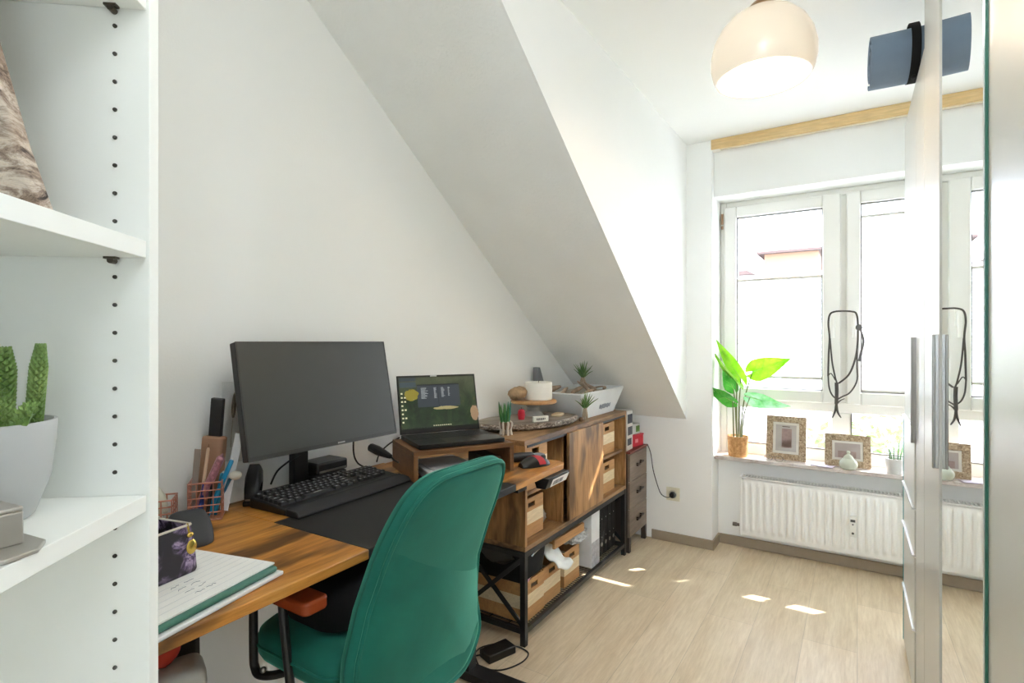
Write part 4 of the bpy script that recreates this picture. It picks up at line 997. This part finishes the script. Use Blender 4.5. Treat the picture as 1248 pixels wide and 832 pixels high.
# ---- on the sideboard
ST = .8446
def bark():
    m, nt, b = newmat('slab_bark'); v = coords(nt, (1, 1, 2)); n = noise(nt, v, 40, 5, .7, 1)
    nt.links.new(ramp(nt, n, [(.35, lin((66, 56, 48))), (.5, lin((128, 112, 98))), (.66, lin((196, 186, 174)))]), b.inputs['Base Color']); b.inputs['Roughness'].default_value = .8; bump(nt, b, n, .8, .005); return m
t = thing('wood_slice_tray', 'large weathered wood slice tray with bark edge on the sideboard', 'tray', (-1.345, 2.232, ST), rad(-20))
wob = lambda a, z: 1 + .02 * math.sin(5 * a + 1) + .014 * math.sin(11 * a)
MB().lathe([(.0, .0), (.90, .0), (1.0, .012), (1.0, .024), (.96, .031)], sx=.160, sy=.295, n=64, wob=wob).build('bark_rim', bark(), t)
GW = WOOD('weathered_grey_wood', [(112, 102, 92), (150, 140, 128), (172, 162, 150), (92, 82, 72)], 'Y', 1.4, .55, .5)
MB().lathe([(.0, .0312), (.955, .0312), (.95, .0335), (.0, .034)], sx=.160, sy=.295, n=64, wob=wob).build('top_face', GW, t)
TZ = ST + .0345
# cake stand
t = thing('pedestal_stand', 'round wooden plate on a glass foot carrying a candle', 'stand', (-1.375, 2.335, TZ))
MB().lathe([(.0, .062), (.112, .062), (.116, .066), (.116, .074), (.112, .078), (.0, .078)], n=48).build('plate', WOOD('plate_wood', [(186, 136, 84), (204, 156, 104), (214, 170, 120), (166, 116, 68)], 'Y', 1, .45, .2), t)
GL = P('foot_glass', (226, 226, 222), .08, 0, var=.02, Alpha=.38)
MB().lathe([(.0, .0), (.058, .0), (.056, .006), (.036, .022), (.032, .04), (.05, .060), (.05, .0615), (.0, .0615)], n=32).build('glass_foot', GL, t)
PZ = TZ + .0785
t = thing('pillar_candle', 'thick white pillar candle on the round wooden plate', 'candle', (-1.355, 2.350, PZ))
MB().lathe([(.0, 0), (.066, 0), (.069, .004), (.069, .083), (.066, .088), (.056, .085), (.0, .084)], n=40).build('wax', P('candle_wax', (240, 238, 230), .55, var=.008), t)
MB().tube([(0, 0, .084), (.001, 0, .092), (.003, 0, .097)], .0012, 6).build('wick', P('wick', (60, 52, 46), .9), t)
o = MB().ell((0, 0, 0), (.044, .060, .032), 14, 9, Matrix.Rotation(rad(8), 4, 'X'), .16).build('stone', P('brown_stone', (168, 140, 108), .9, var=.3, scale=40, bmp=.5), loc=(-1.425, 2.262, PZ + .035)); tag(o, 'rough brown stone beside the white candle', 'stone')
# aloe on white legs
t = thing('potted_aloe', 'small green succulent in a pot with white driftwood legs', 'potted plant', (-1.285, 1.945, ST))
b = MB()
for i in range(7):
    a = 2 * PI * i / 7 + .3; c, s = math.cos(a), math.sin(a); b.tube([(c * .026, s * .026, 0), (c * .020, s * .022, .025), (c * .027, s * .026, .048), (c * .022, s * .022, .058)], [.005, .006, .0055, .004], 7, 3)
b.build('leg', P('bleached_driftwood', (206, 196, 184), .85), t)
MB().lathe([(.0, .022), (.018, .022), (.024, .03), (.026, .056), (.0, .054)], n=20).build('pot', P('pot_brown', (120, 92, 70), .8), t)
for i in range(8):
    a = i * 2.4; r = .006 + .0018 * i; h = .072 + .016 * ((i * 5) % 4) / 3; c, s = math.cos(a), math.sin(a)
    MB().tube([(c * r, s * r, .052), (c * r * 1.5, s * r * 1.5, .052 + h * .5), (c * r * 1.9, s * r * 1.9, .058 + h)], [.006, .0062, .0008], 8, 4).build('leaf', leafmat('aloe_green' if i % 3 else 'aloe_teal', (60, 116, 62) if i % 3 else (36, 128, 104), (98, 148, 84) if i % 3 else (60, 146, 118), .1), t)
# red candle jar
t = thing('red_candle', 'small red candle in a glass under the wooden plate', 'candle', (-1.345, 2.170, TZ))
MB().lathe([(.0, 0), (.015, 0), (.018, .02), (.016, .042), (.010, .048), (.0, .05)], n=20).build('wax', P('red_wax', (186, 36, 56), .4), t)
MB().tube([(0, 0, .049), (0, 0, .057)], .001, 6).build('wick', BLACKP, t)
# sign
t = thing('wooden_sign', 'tiny white wooden name sign at the front edge of the wood tray', 'sign', (-1.232, 2.155, TZ), rad(-30))
MB().box(-.006, .006, -.040, .040, 0, .026).build('board', P('sign_white', (222, 218, 208), .7), t, bevel=.002)
b = MB(); rn = random.Random(4)
for i in range(7): y = -.024 + i * .007; b.box(.006, .0065, y, y + .0045, .008 + rn.uniform(0, .003), .0175)
b.build('sign_print', P('print_dark', (70, 64, 58), .8), t)
o = MB().prism(rrect(-.024, .024, -.045, .045, (.02, .008, .004, .02), 6), 0, .011).build('wood_tag', P('pale_limewood', (216, 196, 164), .7), bevel=.002, loc=(-1.262, 2.385, TZ)); o.rotation_euler = (rad(0), 0, rad(12)); tag(o, 'flat pale wooden piece lying on the right of the wood tray', 'wood piece')
# grey metal wedge
o = MB().prism([(-.020, 0), (.150, 0), (.012, .262), (-.014, .262)], -.015, .015, 'YZ').build('metal_wedge', P('grey_metal', (128, 132, 136), .4, .4), loc=(-1.496, 2.575, ST), bevel=.002); tag(o, 'tall grey metal wedge standing against the wall behind the candle', 'wedge')
# boat planter
t = thing('boat_planter', 'white wooden boat-shaped planter filled with driftwood', 'planter', (-1.325, 2.75, ST))
def bpoly(z, f, inset=0):
    # plan: x from -.13..+.125, y from -.22..+.23 at the base, flared at top
    x0, x1, y0, y1 = -.125 - .022 * f + inset, .125 + .030 * f - inset, -.205 - .085 * f + inset, .215 + .085 * f - inset
    return [Vector((x, y, z)) for x, y in rrect(x0, x1, y0, y1, (.008,) * 4, 3)]
WB = P('chalk_white_wood', (222, 226, 226), .7, var=.04, scale=8)
b = MB(); rs = [bpoly(0, 0), bpoly(.045, .33), bpoly(.09, .66), bpoly(.135, 1)]
b.rings(rs, True, False); b.rings([bpoly(.135, 1), bpoly(.135, 1, .012), bpoly(.030, .25, .012)], False, True); b.build('hull', WB, t, sharp=30)
b = MB(); b.loop(bpoly(.1355, 1.0, .004), .0045, 6); b.build('rim', WB, t)
b = MB(); rn = random.Random(6)
for i in range(11):
    y = -.02 + i * .014; z0 = .034 + rn.uniform(-.003, .004); z1 = .056 + rn.uniform(-.004, .006)
    f0, f1 = z0 / .135, z1 / .135
    q = [Vector((.1262 + .030 * f, yy, z)) for f, yy, z in ((f0, y, z0), (f0, y + .010, z0), (f1, y + .010, z1), (f1, y, z1))]; b.face([b.v(p) for p in q])
b.build('lettering', P('faded_letter', (126, 134, 146), .8, var=.3, scale=60), t)
b = MB(); b.rings([bpoly(.118, .88, .014), bpoly(.119, .88, .02)], True, True); b.build('filling', P('sand_fill', (186, 178, 166), .95, var=.15, scale=60, bmp=.5), t)
DW = P('driftwood_grey', (164, 144, 126), .85, var=.25, scale=30, bmp=.4)
gd = 'driftwood sticks in the boat planter'
rn = random.Random(12)
labs = ['driftwood branch lying at the left of the boat planter', 'thick driftwood stick beneath the upper air plant', 'slanting driftwood stick right of the upper air plant', 'second slanting driftwood stick right of the air plant', 'third short driftwood stick in the boat planter middle', 'knotty driftwood piece at the back left of the planter', 'long thin driftwood twig along the right of the planter', 'pale driftwood stub near the right end of the planter', 'short driftwood piece at the front rim of the planter']
segs = [((.02, -.24, .128), (-.06, -.02, .142), .011), ((.03, -.14, .128), (.01, .05, .150), .012), ((.07, -.02, .130), (-.03, .05, .176), .010), ((.08, .03, .130), (-.01, .10, .170), .009), ((.07, .08, .130), (-.01, .13, .156), .008), ((-.09, -.22, .128), (-.09, -.05, .150), .016), ((.03, .08, .128), (.05, .24, .138), .006), ((.08, .17, .129), (.06, .22, .134), .010), ((.10, -.12, .130), (.09, .0, .138), .009)]
for lab, (a, c, r) in zip(labs, segs):
    a, c = Vector(a), Vector(c); m_ = (a + c) / 2 + Vector((rn.uniform(-.01, .01), 0, .004))
    o = MB().tube([a, (a + m_) / 2 + Vector((.003, 0, .003)), m_, c], [r * .8, r, r * 1.05, r * .5], 8, 4).build('driftwood', DW, loc=(-1.325, 2.75, ST)); tag(o, lab, 'driftwood', gd)
# air plants
AP = leafmat('airplant_green', (78, 118, 60), (128, 158, 96), .2)
def airplant(label, loc, n_, L_, root):
    t_ = thing('air_plant', label, 'air plant', loc, 0, 'spiky air plants'); rn = random.Random(n_)
    for i in range(n_):
        a = i * 2.4; el = rad(88 - 50 * (i / n_)) ; ln = L_ * rn.uniform(.8, 1.1)
        d = Vector((math.cos(a) * math.cos(el), math.sin(a) * math.cos(el), math.sin(el)))
        b = MB(); b.tube([Vector((0, 0, root)), Vector((0, 0, root)) + d * ln * .5, Vector((0, 0, root - .012 * (i / n_))) + d * ln], [.0035, .003, .0004], 5, 3); b.build('leaf', AP, t_)
    b = MB()
    for i in range(6):
        a = i * 1.1; b.tube([(math.cos(a) * .006, math.sin(a) * .006, root + .006), (math.cos(a) * .012, math.sin(a) * .012, root * .5), (math.cos(a) * .014, math.sin(a) * .014, 0)], [.004, .0035, .002], 6, 3)
    b.build('root_holder', P('root_fibre', (176, 160, 138), .9), t_); return t_
airplant('upper spiky air plant growing from the driftwood in the planter', (-1.30, 2.755, ST + .168), 32, .098, .030)
airplant('lower spiky air plant standing on the sideboard before the planter', (-1.168, 2.500, ST), 24, .092, .060)
o = MB().ell((0, 0, 0), (.012, .012, .012)).build('wooden_bead', P('bead_brown', (112, 84, 60), .5), loc=(-1.170, 2.545, ST + .045)); tag(o, 'brown bead nestling beside the lower air plant', 'bead')
o.location = (-1.172, 2.462, ST + .0122)

# ================================================================= GREY CHEST OF DRAWERS
t = thing('drawer_chest', 'narrow grey-brown chest of three drawers beyond the sideboard', 'chest of drawers', (-1.128, 3.030, 0))
GREYW = WOOD('grey_drawer_wood', [(118, 104, 92), (138, 122, 108), (150, 134, 118), (104, 88, 74)], 'Y', .8, .5, .3)
DKB = P('chest_dark_frame', (62, 54, 48), .5)
LYc = .308
b = MB(); b.box(-.37, -.014, 0, .012, .09, .585); b.box(-.37, -.014, LYc - .012, LYc, .09, .585); b.box(-.37, -.36, .012, LYc - .012, .09, .585); b.box(-.36, -.014, .012, LYc - .012, .09, .10); b.build('carcass', DKB, t)
MB().box(-.37, .004, 0, LYc, .585, .597).build('top_board', P('red_brown_top', (122, 52, 44), .4), t, bevel=.001)
for i in range(3):
    z0 = .092 + i * .164
    d = MB().box(-.014, .0, .004, LYc - .006, z0, z0 + .160).build('drawer', GREYW, t, bevel=.001)
    b = MB(); 
    for yy, zz in ((.12, .088), (.18, .096)): b.tube([(-.002, yy, z0 + zz), (.012, yy, z0 + zz)], .005, 8); 
    b.box(.008, .018, .095, .150, z0 + .080, z0 + .089); b.box(.008, .018, .150, .205, z0 + .088, z0 + .097); b.build('handle', P('handle_bronze', (58, 46, 40), .4, .5), d)
for x in (-.37, -.03):
    for y in (0, LYc - .028): MB().box(x, x + .028, y, y + .028, 0, .09).build('leg', DKB, t, bevel=.001)
# on the chest
t = thing('photo_carton', 'tall white carton with dark pictures standing on the drawer chest', 'carton', (-1.152, 3.095, .5976))
MB().box(-.20, 0, -.045, .052, 0, .235).build('carton_body', P('carton_grey_white', (214, 212, 206), .6), t, bevel=.002)
b = MB(); b.box(.0003, .001, -.035, .045, .16, .215); b.box(.0003, .001, -.03, .045, .09, .14); b.box(.0003, .001, -.035, .03, .03, .07); b.build('carton_pictures', P('picture_dark', (64, 68, 78), .5, var=.5, scale=40), t)
t = thing('red_tin', 'bright red box on the drawer chest beside the socket', 'box', (-1.150, 3.235, .5976), rad(-14))
MB().box(-.10, 0, -.06, .06, 0, .075).build('tin_body', P('tin_red', (206, 34, 56), .4), t, bevel=.003)
MB().box(.0003, .001, -.03, .0, .024, .046).build('emblem', P('emblem_pink', (236, 150, 160), .5), t)
MB().box(-.102, .002, -.062, .062, .066, .076).build('lid', P('tin_red_lid', (196, 40, 60), .35), t, bevel=.002)
t = thing('grey_box', 'small pale grey box with a green picture on the red box', 'box', (-1.160, 3.225, .6742), rad(-10))
MB().box(-.08, 0, -.055, .05, 0, .062).build('box_body', P('box_grey', (196, 198, 196), .6), t, bevel=.002); MB().box(.0003, .001, .0, .045, .012, .05).build('box_picture', P('box_green', (96, 134, 66), .6, var=.4, scale=50), t)

# ================================================================= WINDOW SILL THINGS
SZ = .5606
t = thing('potted_alocasia', 'leafy arrowhead plant in a woven cork pot on the sill', 'potted plant', (-.605, 3.455, SZ))
def cork():
    m, nt, b = newmat('woven_cork'); n = noise(nt, coords(nt), 55, 4, .7)
    nt.links.new(ramp(nt, n, [(.35, lin((176, 124, 74))), (.65, lin((222, 176, 120)))]), b.inputs['Base Color']); b.inputs['Roughness'].default_value = .85; bump(nt, b, n, .5, .003); return m
MB().lathe([(.0, 0), (.052, 0), (.054, .004), (.060, .118), (.0605, .122), (.056, .122), (.055, .108), (.0, .106)], n=36).build('pot', cork(), t)
MB().lathe([(.0, .110), (.0555, .108)], n=24).build('pebbles', P('white_pebble', (206, 200, 190), .7, var=.3, scale=120, bmp=.8), t)
PP = Vector((-.605, 3.455, SZ))
LEAF1 = leafmat('leaf_bright', (112, 186, 22), (152, 206, 48), .5); LEAF2 = leafmat('leaf_deep', (52, 142, 40), (92, 176, 66), .4); LEAF3 = leafmat('leaf_pale', (88, 168, 88), (168, 212, 168), .5)
def bigleaf(base, tip, w, mat, droop=.02, fold=.25, side=None, stem_from=None, dy=0):
    """arrowhead leaf from base (petiole joint) to tip"""
    base = Vector(base) - PP; tip = Vector(tip) - PP; ax = tip - base; L_ = ax.length; ax.normalize()
    s = side if side is not None else ax.cross(Vector((0, -1, 0))).normalized(); n_ = ax.cross(s).normalized()
    if n_.y > 0: n_ = -n_
    prof = [(-.16, .30), (-.10, .62), (0.0, .86), (.12, 1.0), (.3, .95), (.5, .76), (.7, .48), (.87, .2), (1.0, .0)]
    b = MB(); rows_ = []
    for i, (f, k) in enumerate(prof):
        c = base + ax * (L_ * f) - n_ * (droop * max(0, f) ** 2); r = []
        for j in range(-4, 5):
            u = j / 4; notch = 0
            if f < 0 and abs(u) < .3: r.append(b.v(base + ax * (L_ * -.0) + s * (u * w * .3) - n_ * 0.001 * abs(f) * 10)); continue
            r.append(b.v(c + s * (u * w * k) + n_ * (abs(u) * w * fold * k) + n_ * (.004 * math.sin(i * 1.7 + j))))
        rows_.append(r)
    for A_, B_ in zip(rows_, rows_[1:]):
        for k in range(8):
            b.face([A_[k], A_[k + 1], B_[k + 1], B_[k]])
    lf = b.build('leaf', mat, t, sharp=180)
    b = MB(); b.tube([base + ax * (L_ * f) - n_ * (droop * f * f + .0012) for f in (0, .25, .5, .75, .95)], [.0022, .0019, .0015, .001, .0005], 6, 2)
    for sg in (-1, 1):
        for f in (.08, .25, .42, .58): 
            c = base + ax * (L_ * f) - n_ * (droop * f * f); b.tube([c, c + ax * .03 * 1 + s * sg * w * .62 * (1 - f * .75) + n_ * (w * fold * .6 * (1 - f))], [.0009, .0004], 4)
    b.build('vein', P('vein_pale', (150, 190, 100), .6), lf)
    sf = Vector(stem_from) if stem_from else Vector((0, 0, .108)); mid = (sf + base) / 2 + Vector(((base.x - sf.x) * -.18, 0, .02))
    MB().tube([sf, mid, base], [.0045, .0036, .0026], 8, 8).build('stem', P('petiole', (104, 112, 62), .5), t)
bigleaf(aty(917, 453, 3.44), aty(964, 437, 3.40), .066, LEAF1, .01, .10, None, (.012, 0, .108))
bigleaf(aty(898, 463, 3.42), aty(869, 433, 3.38), .078, LEAF1, .015, .2, Vector((.62, -.35, -.55)).normalized(), (-.006, -.01, .108))
bigleaf(aty(903, 462, 3.48), aty(872, 413, 3.44), .042, LEAF1, .01, .15, Vector((.75, .1, .45)).normalized(), (-.002, .02, .108))
bigleaf(aty(893, 489, 3.40), aty(855, 470, 3.36), .050, LEAF2, .02, .2, Vector((.25, -.5, .8)).normalized(), (-.022, -.012, .108))
bigleaf(aty(914, 484, 3.41), aty(962, 498, 3.38), .060, LEAF3, .02, .15, Vector((.25, -.6, .75)).normalized(), (.022, -.008, .108))
bigleaf(aty(894, 474, 3.45), aty(880, 446, 3.43), .048, LEAF2, .01, .2, Vector((.8, -.3, .4)).normalized(), (-.010, .012, .108))
# picture frames
def granite():
    m, nt, b = newmat('pebble_mosaic'); n = noise(nt, coords(nt), 110, 5, .8)
    nt.links.new(ramp(nt, n, [(.35, lin((104, 84, 62))), (.5, lin((166, 144, 116))), (.65, lin((206, 190, 164)))]), b.inputs['Base Color']); b.inputs['Roughness'].default_value = .8; bump(nt, b, n, .6, .003); return m
GRN = granite(); MATB = P('mat_board', (214, 210, 200), .8)
def pframe(label, loc, rz, w, h, bw_, mat_w, pic, pic2, pieces):
    t_ = thing('picture_frame', label, 'picture frame', loc, rz, 'mosaic picture frames on the sill')
    M_ = Matrix.Rotation(rad(-8), 4, 'X')
    b = MB(); b.box(-w, w, -.009, .009, 0, bw_, M_); b.box(-w, w, -.009, .009, h - bw_, h, M_); b.box(-w, -w + bw_, -.009, .009, bw_, h - bw_, M_); b.box(w - bw_, w, -.009, .009, bw_, h - bw_, M_); b.build('border', GRN, t_, bevel=.002)
    MB().box(-w + bw_, w - bw_, -.003, .006, bw_, h - bw_, M_).build('mat_board', MATB, t_)
    k = bw_ + mat_w; MB().box(-w + k, w - k, -.0045, -.0032, k, h - k, M_).build('photo', P('photo_' + str(pic[0]), pic, .5), t_)
    b = MB()
    for (x0, x1, z0, z1) in pieces: b.box(x0, x1, -.0052, -.0046, z0, z1, M_)
    b.build('photo_figure', P('figure_' + str(pic2[0]), pic2, .5, var=.2, scale=30), t_)
    b = MB(); b.box(-.02, .02, 0, .003, 0, h * .78, Matrix.Translation((0, .062, 0)) @ Matrix.Rotation(rad(12), 4, 'X')); b.build('easel', P('easel_brown', (92, 74, 58), .8), t_)
    return t_
pframe('upright mosaic picture frame next to the leafy plant', (-.350, 3.475, SZ + .0015), rad(-2), .104, .252, .036, .014, (176, 170, 164), (158, 134, 128), [(-.022, .03, .075, .180), (-.022, .03, .07, .12)])
pframe('lying mosaic picture frame behind the glass jar', (-.045, 3.465, SZ + .0015), rad(3), .108, .176, .036, .012, (168, 156, 150), (150, 128, 122), [(-.045, .0, .05, .085), (.005, .04, .05, .085)])
# glass jar
t = thing('glass_jar', 'small round ribbed glass jar with lid before the lying frame', 'jar', (-.040, 3.412, SZ))
JG = P('jar_glass', (214, 220, 204), .12, 0, var=.05, Alpha=.62)
MB().lathe([(.0, 0), (.026, 0), (.038, .008), (.044, .024), (.042, .042), (.030, .056), (.024, .060), (.0, .060)], n=32, wob=lambda a, z: 1 + .015 * math.sin(12 * a)).build('bowl', JG, t)
MB().lathe([(.0, .0602), (.026, .0602), (.020, .072), (.010, .080), (.006, .084), (.010, .092), (.006, .100), (.0, .101)], n=24).build('lid', JG, t)
# spectacles and papers on sill
t = thing('reading_glasses', 'thin-framed reading glasses on the sill before the upright frame', 'glasses', (-.405, 3.408, SZ), rad(-8))
b = MB()
for x in (-.028, .028): b.loop([(x + .022 * math.cos(a), 0, .018 + .016 * math.sin(a)) for a in [2 * PI * i / 20 for i in range(20)]], .0012, 5)
b.tube([(-.008, 0, .024), (0, -.002, .027), (.008, 0, .024)], .0012, 5, 3); b.build('rims', P('glasses_wire', (96, 92, 92), .3, .7), t)
b = MB(); b.tube([(-.05, 0, .02), (-.046, .03, .010), (-.035, .045, .002)], .0012, 5, 3); b.tube([(.05, 0, .02), (.056, .025, .010), (.05, .04, .002)], .0012, 5, 3); b.build('temple', P('glasses_wire', (96, 92, 92), .3, .7), t)
o = MB().box(-.055, .055, -.03, .03, 0, .004).build('notebook', P('lilac_note', (176, 166, 178), .7), loc=(-.160, 3.425, SZ), bevel=.001); o.rotation_euler = (0, 0, rad(-12)); tag(o, 'small lilac booklet on the sill between the two frames', 'booklet')
# small plant right
t = thing('potted_snake_plant', 'small snake plant in a white pot at the right of the sill', 'potted plant', (.165, 3.432, SZ))
MB().lathe([(.0, 0), (.034, 0), (.036, .004), (.044, .076), (.0445, .080), (.041, .080), (.040, .070), (.0, .068)], n=32).build('pot', P('pot_white', (214, 214, 212), .4, var=.01), t)
MB().lathe([(.0, .072), (.0405, .070)], n=20).build('soil', P('soil_dark', (84, 70, 58), .95), t)
for i, (x, y, h, lx) in enumerate(((-.020, -.004, .075, -.008), (-.004, .008, .098, -.002), (.012, -.006, .118, .006), (.022, .01, .085, .012), (-.012, .016, .06, -.01))):
    MB().tube([(x, y, .068), (x + lx * .5, y, .07 + h * .5), (x + lx, y, .07 + h)], [.007, .0075, .0012], 8, 4, flat=.4).build('leaf', leafmat('snake_leaf', (88, 128, 84), (136, 168, 120), .25), t)
# dog lead on the window handles
t = thing('dog_lead', 'dark braided dog lead looped over the two window handles', 'lead', (0, 0, 0))
ROPE = P('lead_rope', (74, 70, 64), .8, var=.2, bmp=.4)
Q = lambda pts, Y=3.498: [aty(x, y, Y) for x, y in pts]
b = MB(); b.tube(Q([(1009.3, 458), (1010, 430), (1011, 411), (1009.5, 394), (1011.5, 383), (1018, 379.5), (1028, 379), (1038, 379.5), (1043.5, 382), (1045.5, 394), (1045, 420), (1041.5, 440), (1034, 457), (1022, 467)]), .0048, 7, 6); b.build('loop', ROPE, t)
b = MB(); b.tube(Q([(1011.5, 412), (1014, 440), (1018, 460), (1020.5, 470), (1019.5, 488)], 3.494), .0042, 7, 6); b.tube(Q([(1044.5, 421), (1044.5, 445), (1044.3, 464), (1036, 478), (1027, 483), (1019.5, 487)], 3.494), .004, 7, 6); b.tube(Q([(1009.3, 458), (1010.5, 472), (1014, 481), (1019.5, 486)], 3.494), .004, 7, 6); b.tube(Q([(1010, 457), (1013, 455), (1018, 463)], 3.492), .003, 6, 5); b.build('strands', ROPE, t)
b = MB(); b.tube(Q([(1019.5, 466), (1019.8, 478), (1019.3, 492)], 3.492), .009, 8, 4); b.tube(Q([(1019.3, 490), (1018, 500), (1014.5, 509)], 3.49), [.006, .0055, .003], 7, 5); b.tube(Q([(1019.3, 490), (1021, 502), (1025, 509)], 3.489), [.006, .0055, .003], 7, 5); b.tube(Q([(1020, 492), (1024, 488), (1029.5, 485.5)], 3.49), [.0045, .0035, .002], 6, 5); b.build('tassel', ROPE, t)
b = MB(); b.ell(aty(1047, 399, 3.492), (.016, .010, .018)); b.tube(Q([(1049, 402), (1052.5, 415), (1050, 428), (1047.5, 440)], 3.492), [.004, .006, .006, .008], 8, 5); b.build('toggle', P('toggle_grey', (96, 94, 92), .6), t)

# ================================================================= UNDER THE DESK (near left) AND FLOOR
t = thing('tote_bag', 'dark grey fabric tote bag standing under the near end of the desk', 'bag', (-1.345, .535, 0), rad(-30))
b = MB(); DKF = P('grey_felt', (58, 58, 60), .95, var=.2, bmp=.4)
rs = [[Vector((x * k, y * k, z)) for x, y in rrect(-.09, .09, -.13, .13, (.03,) * 4, 5)] for z, k in ((0, .96), (.01, 1), (.35, 1.02), (.69, .98))]
b.rings(rs, True, False); b.rings([rs[-1], [Vector((p.x * .95, p.y * .96, p.z)) for p in rs[-1]], [Vector((p.x * .93, p.y * .95, .53)) for p in rs[-1]]], False, True); b.build('bag_body', DKF, t, sharp=60)
b = MB(); b.tube([(.085, -.06, .66), (.10, -.05, .55), (.105, 0, .50), (.10, .05, .55), (.085, .06, .66)], .006, 6, 5, flat=.4); b.build('bag_strap', BLACKF, t)
t = thing('white_bin', 'rounded white plastic bin standing before the dark tote bag under the desk', 'bin', (-1.150, .535, 0), rad(-20))
b = MB(); b.rings([[Vector((x * k, y * k, z)) for x, y in rrect(-.045, .045, -.055, .055, (.02,) * 4, 6)] for z, k in ((0, .92), (.01, .96), (.57, 1), (.588, .97), (.597, .86), (.600, .6), (.600, .05))]); b.build('shell', P('device_white', (206, 206, 202), .4), t, sharp=60)
MB().lathe([(.005, -.001), (.005, .001)], (.0455, -.015, .572), 12, Matrix.Rotation(PI / 2, 4, 'Y')).build('button', P('button_brown', (96, 80, 66), .5), t)
o = MB().ell((0, 0, 0), (.030, .034, .034), 18, 12, None, .08).build('red_pouch', P('pouch_red', (186, 54, 34), .7), loc=(-1.168, .520, .6345)); tag(o, 'red pouch on top of the white plastic bin under the desk', 'pouch')
# power adapter and cord
t = thing('power_adapter', 'black power adapter block lying on the floor beside the desk leg', 'adapter', (-1.205, 1.765, 0), rad(-20))
MB().box(-.035, .035, -.065, .065, .0005, .032).build('block', BLACKP, t, bevel=.004)
b = MB(); b.tube([(.0, .065, .016), (.02, .10, .004), (.07, .10, .003), (.10, .04, .003), (.09, -.05, .003), (.03, -.10, .003), (-.03, -.085, .004)], .003, 6, 6); b.tube([(-.02, -.065, .016), (-.05, -.08, .004), (-.08, -.03, .003), (-.07, .03, .003)], .003, 6, 6); b.build('cord', BLACKP, t)

# ================================================================= LIGHT, WORLD, CAMERA
w = bpy.data.worlds.new('World'); S.world = w; w.use_nodes = True; nt = w.node_tree; bg = nt.nodes['Background']
tc = nt.nodes.new('ShaderNodeTexCoord'); sx = nt.nodes.new('ShaderNodeSeparateXYZ'); nt.links.new(tc.outputs['Generated'], sx.inputs[0])
r = ramp(nt, sx.outputs[2], [(.0, (.72, .82, .98, 1)), (.25, (.86, .95, 1.14, 1)), (1, (.80, .92, 1.16, 1))])
nt.links.new(r, bg.inputs['Color']); bg.inputs['Strength'].default_value = 8.5
sun = bpy.data.lights.new('sun', 'SUN'); sun.energy = 9; sun.angle = rad(.6); sun.color = (1, .95, .86)
so_ = bpy.data.objects.new('sun', sun); COL.objects.link(so_)
so_.rotation_euler = Vector((-.82, -1, -1.05)).to_track_quat('-Z', 'Y').to_euler()
lp = bpy.data.lights.new('lamp_light', 'POINT'); lp.energy = 3.2; lp.color = (1, .86, .68); lp.shadow_soft_size = .10
lo = bpy.data.objects.new('lamp_light', lp); COL.objects.link(lo); lo.location = (-.262, 1.93, 2.16)
l2 = bpy.data.lights.new('fill_light', 'POINT'); l2.energy = 6; l2.color = (.97, .99, 1); l2.shadow_soft_size = .16  # added fill light out of view, has no fixture
lo2 = bpy.data.objects.new('fill_light', l2); COL.objects.link(lo2); lo2.location = (.0, .45, 2.25)
cam = bpy.data.cameras.new('camera'); co = bpy.data.objects.new('camera', cam); COL.objects.link(co)
cam.sensor_width = 36; cam.lens = FPX / 1248 * 36; cam.clip_start = .02; cam.clip_end = 200
co.location = (0, 0, H); co.rotation_euler = (PI / 2, 0, YAW); S.camera = co
S.view_settings.view_transform = 'Standard'; S.view_settings.look = 'None'; S.view_settings.gamma = 1; S.view_settings.use_curve_mapping = False
S.view_settings.exposure = 1.06
S.cycles.use_denoising = True
S.cycles.max_bounces = 14; S.cycles.diffuse_bounces = 8; S.cycles.glossy_bounces = 6; S.cycles.transparent_max_bounces = 16
S.cycles.sample_clamp_indirect = 6
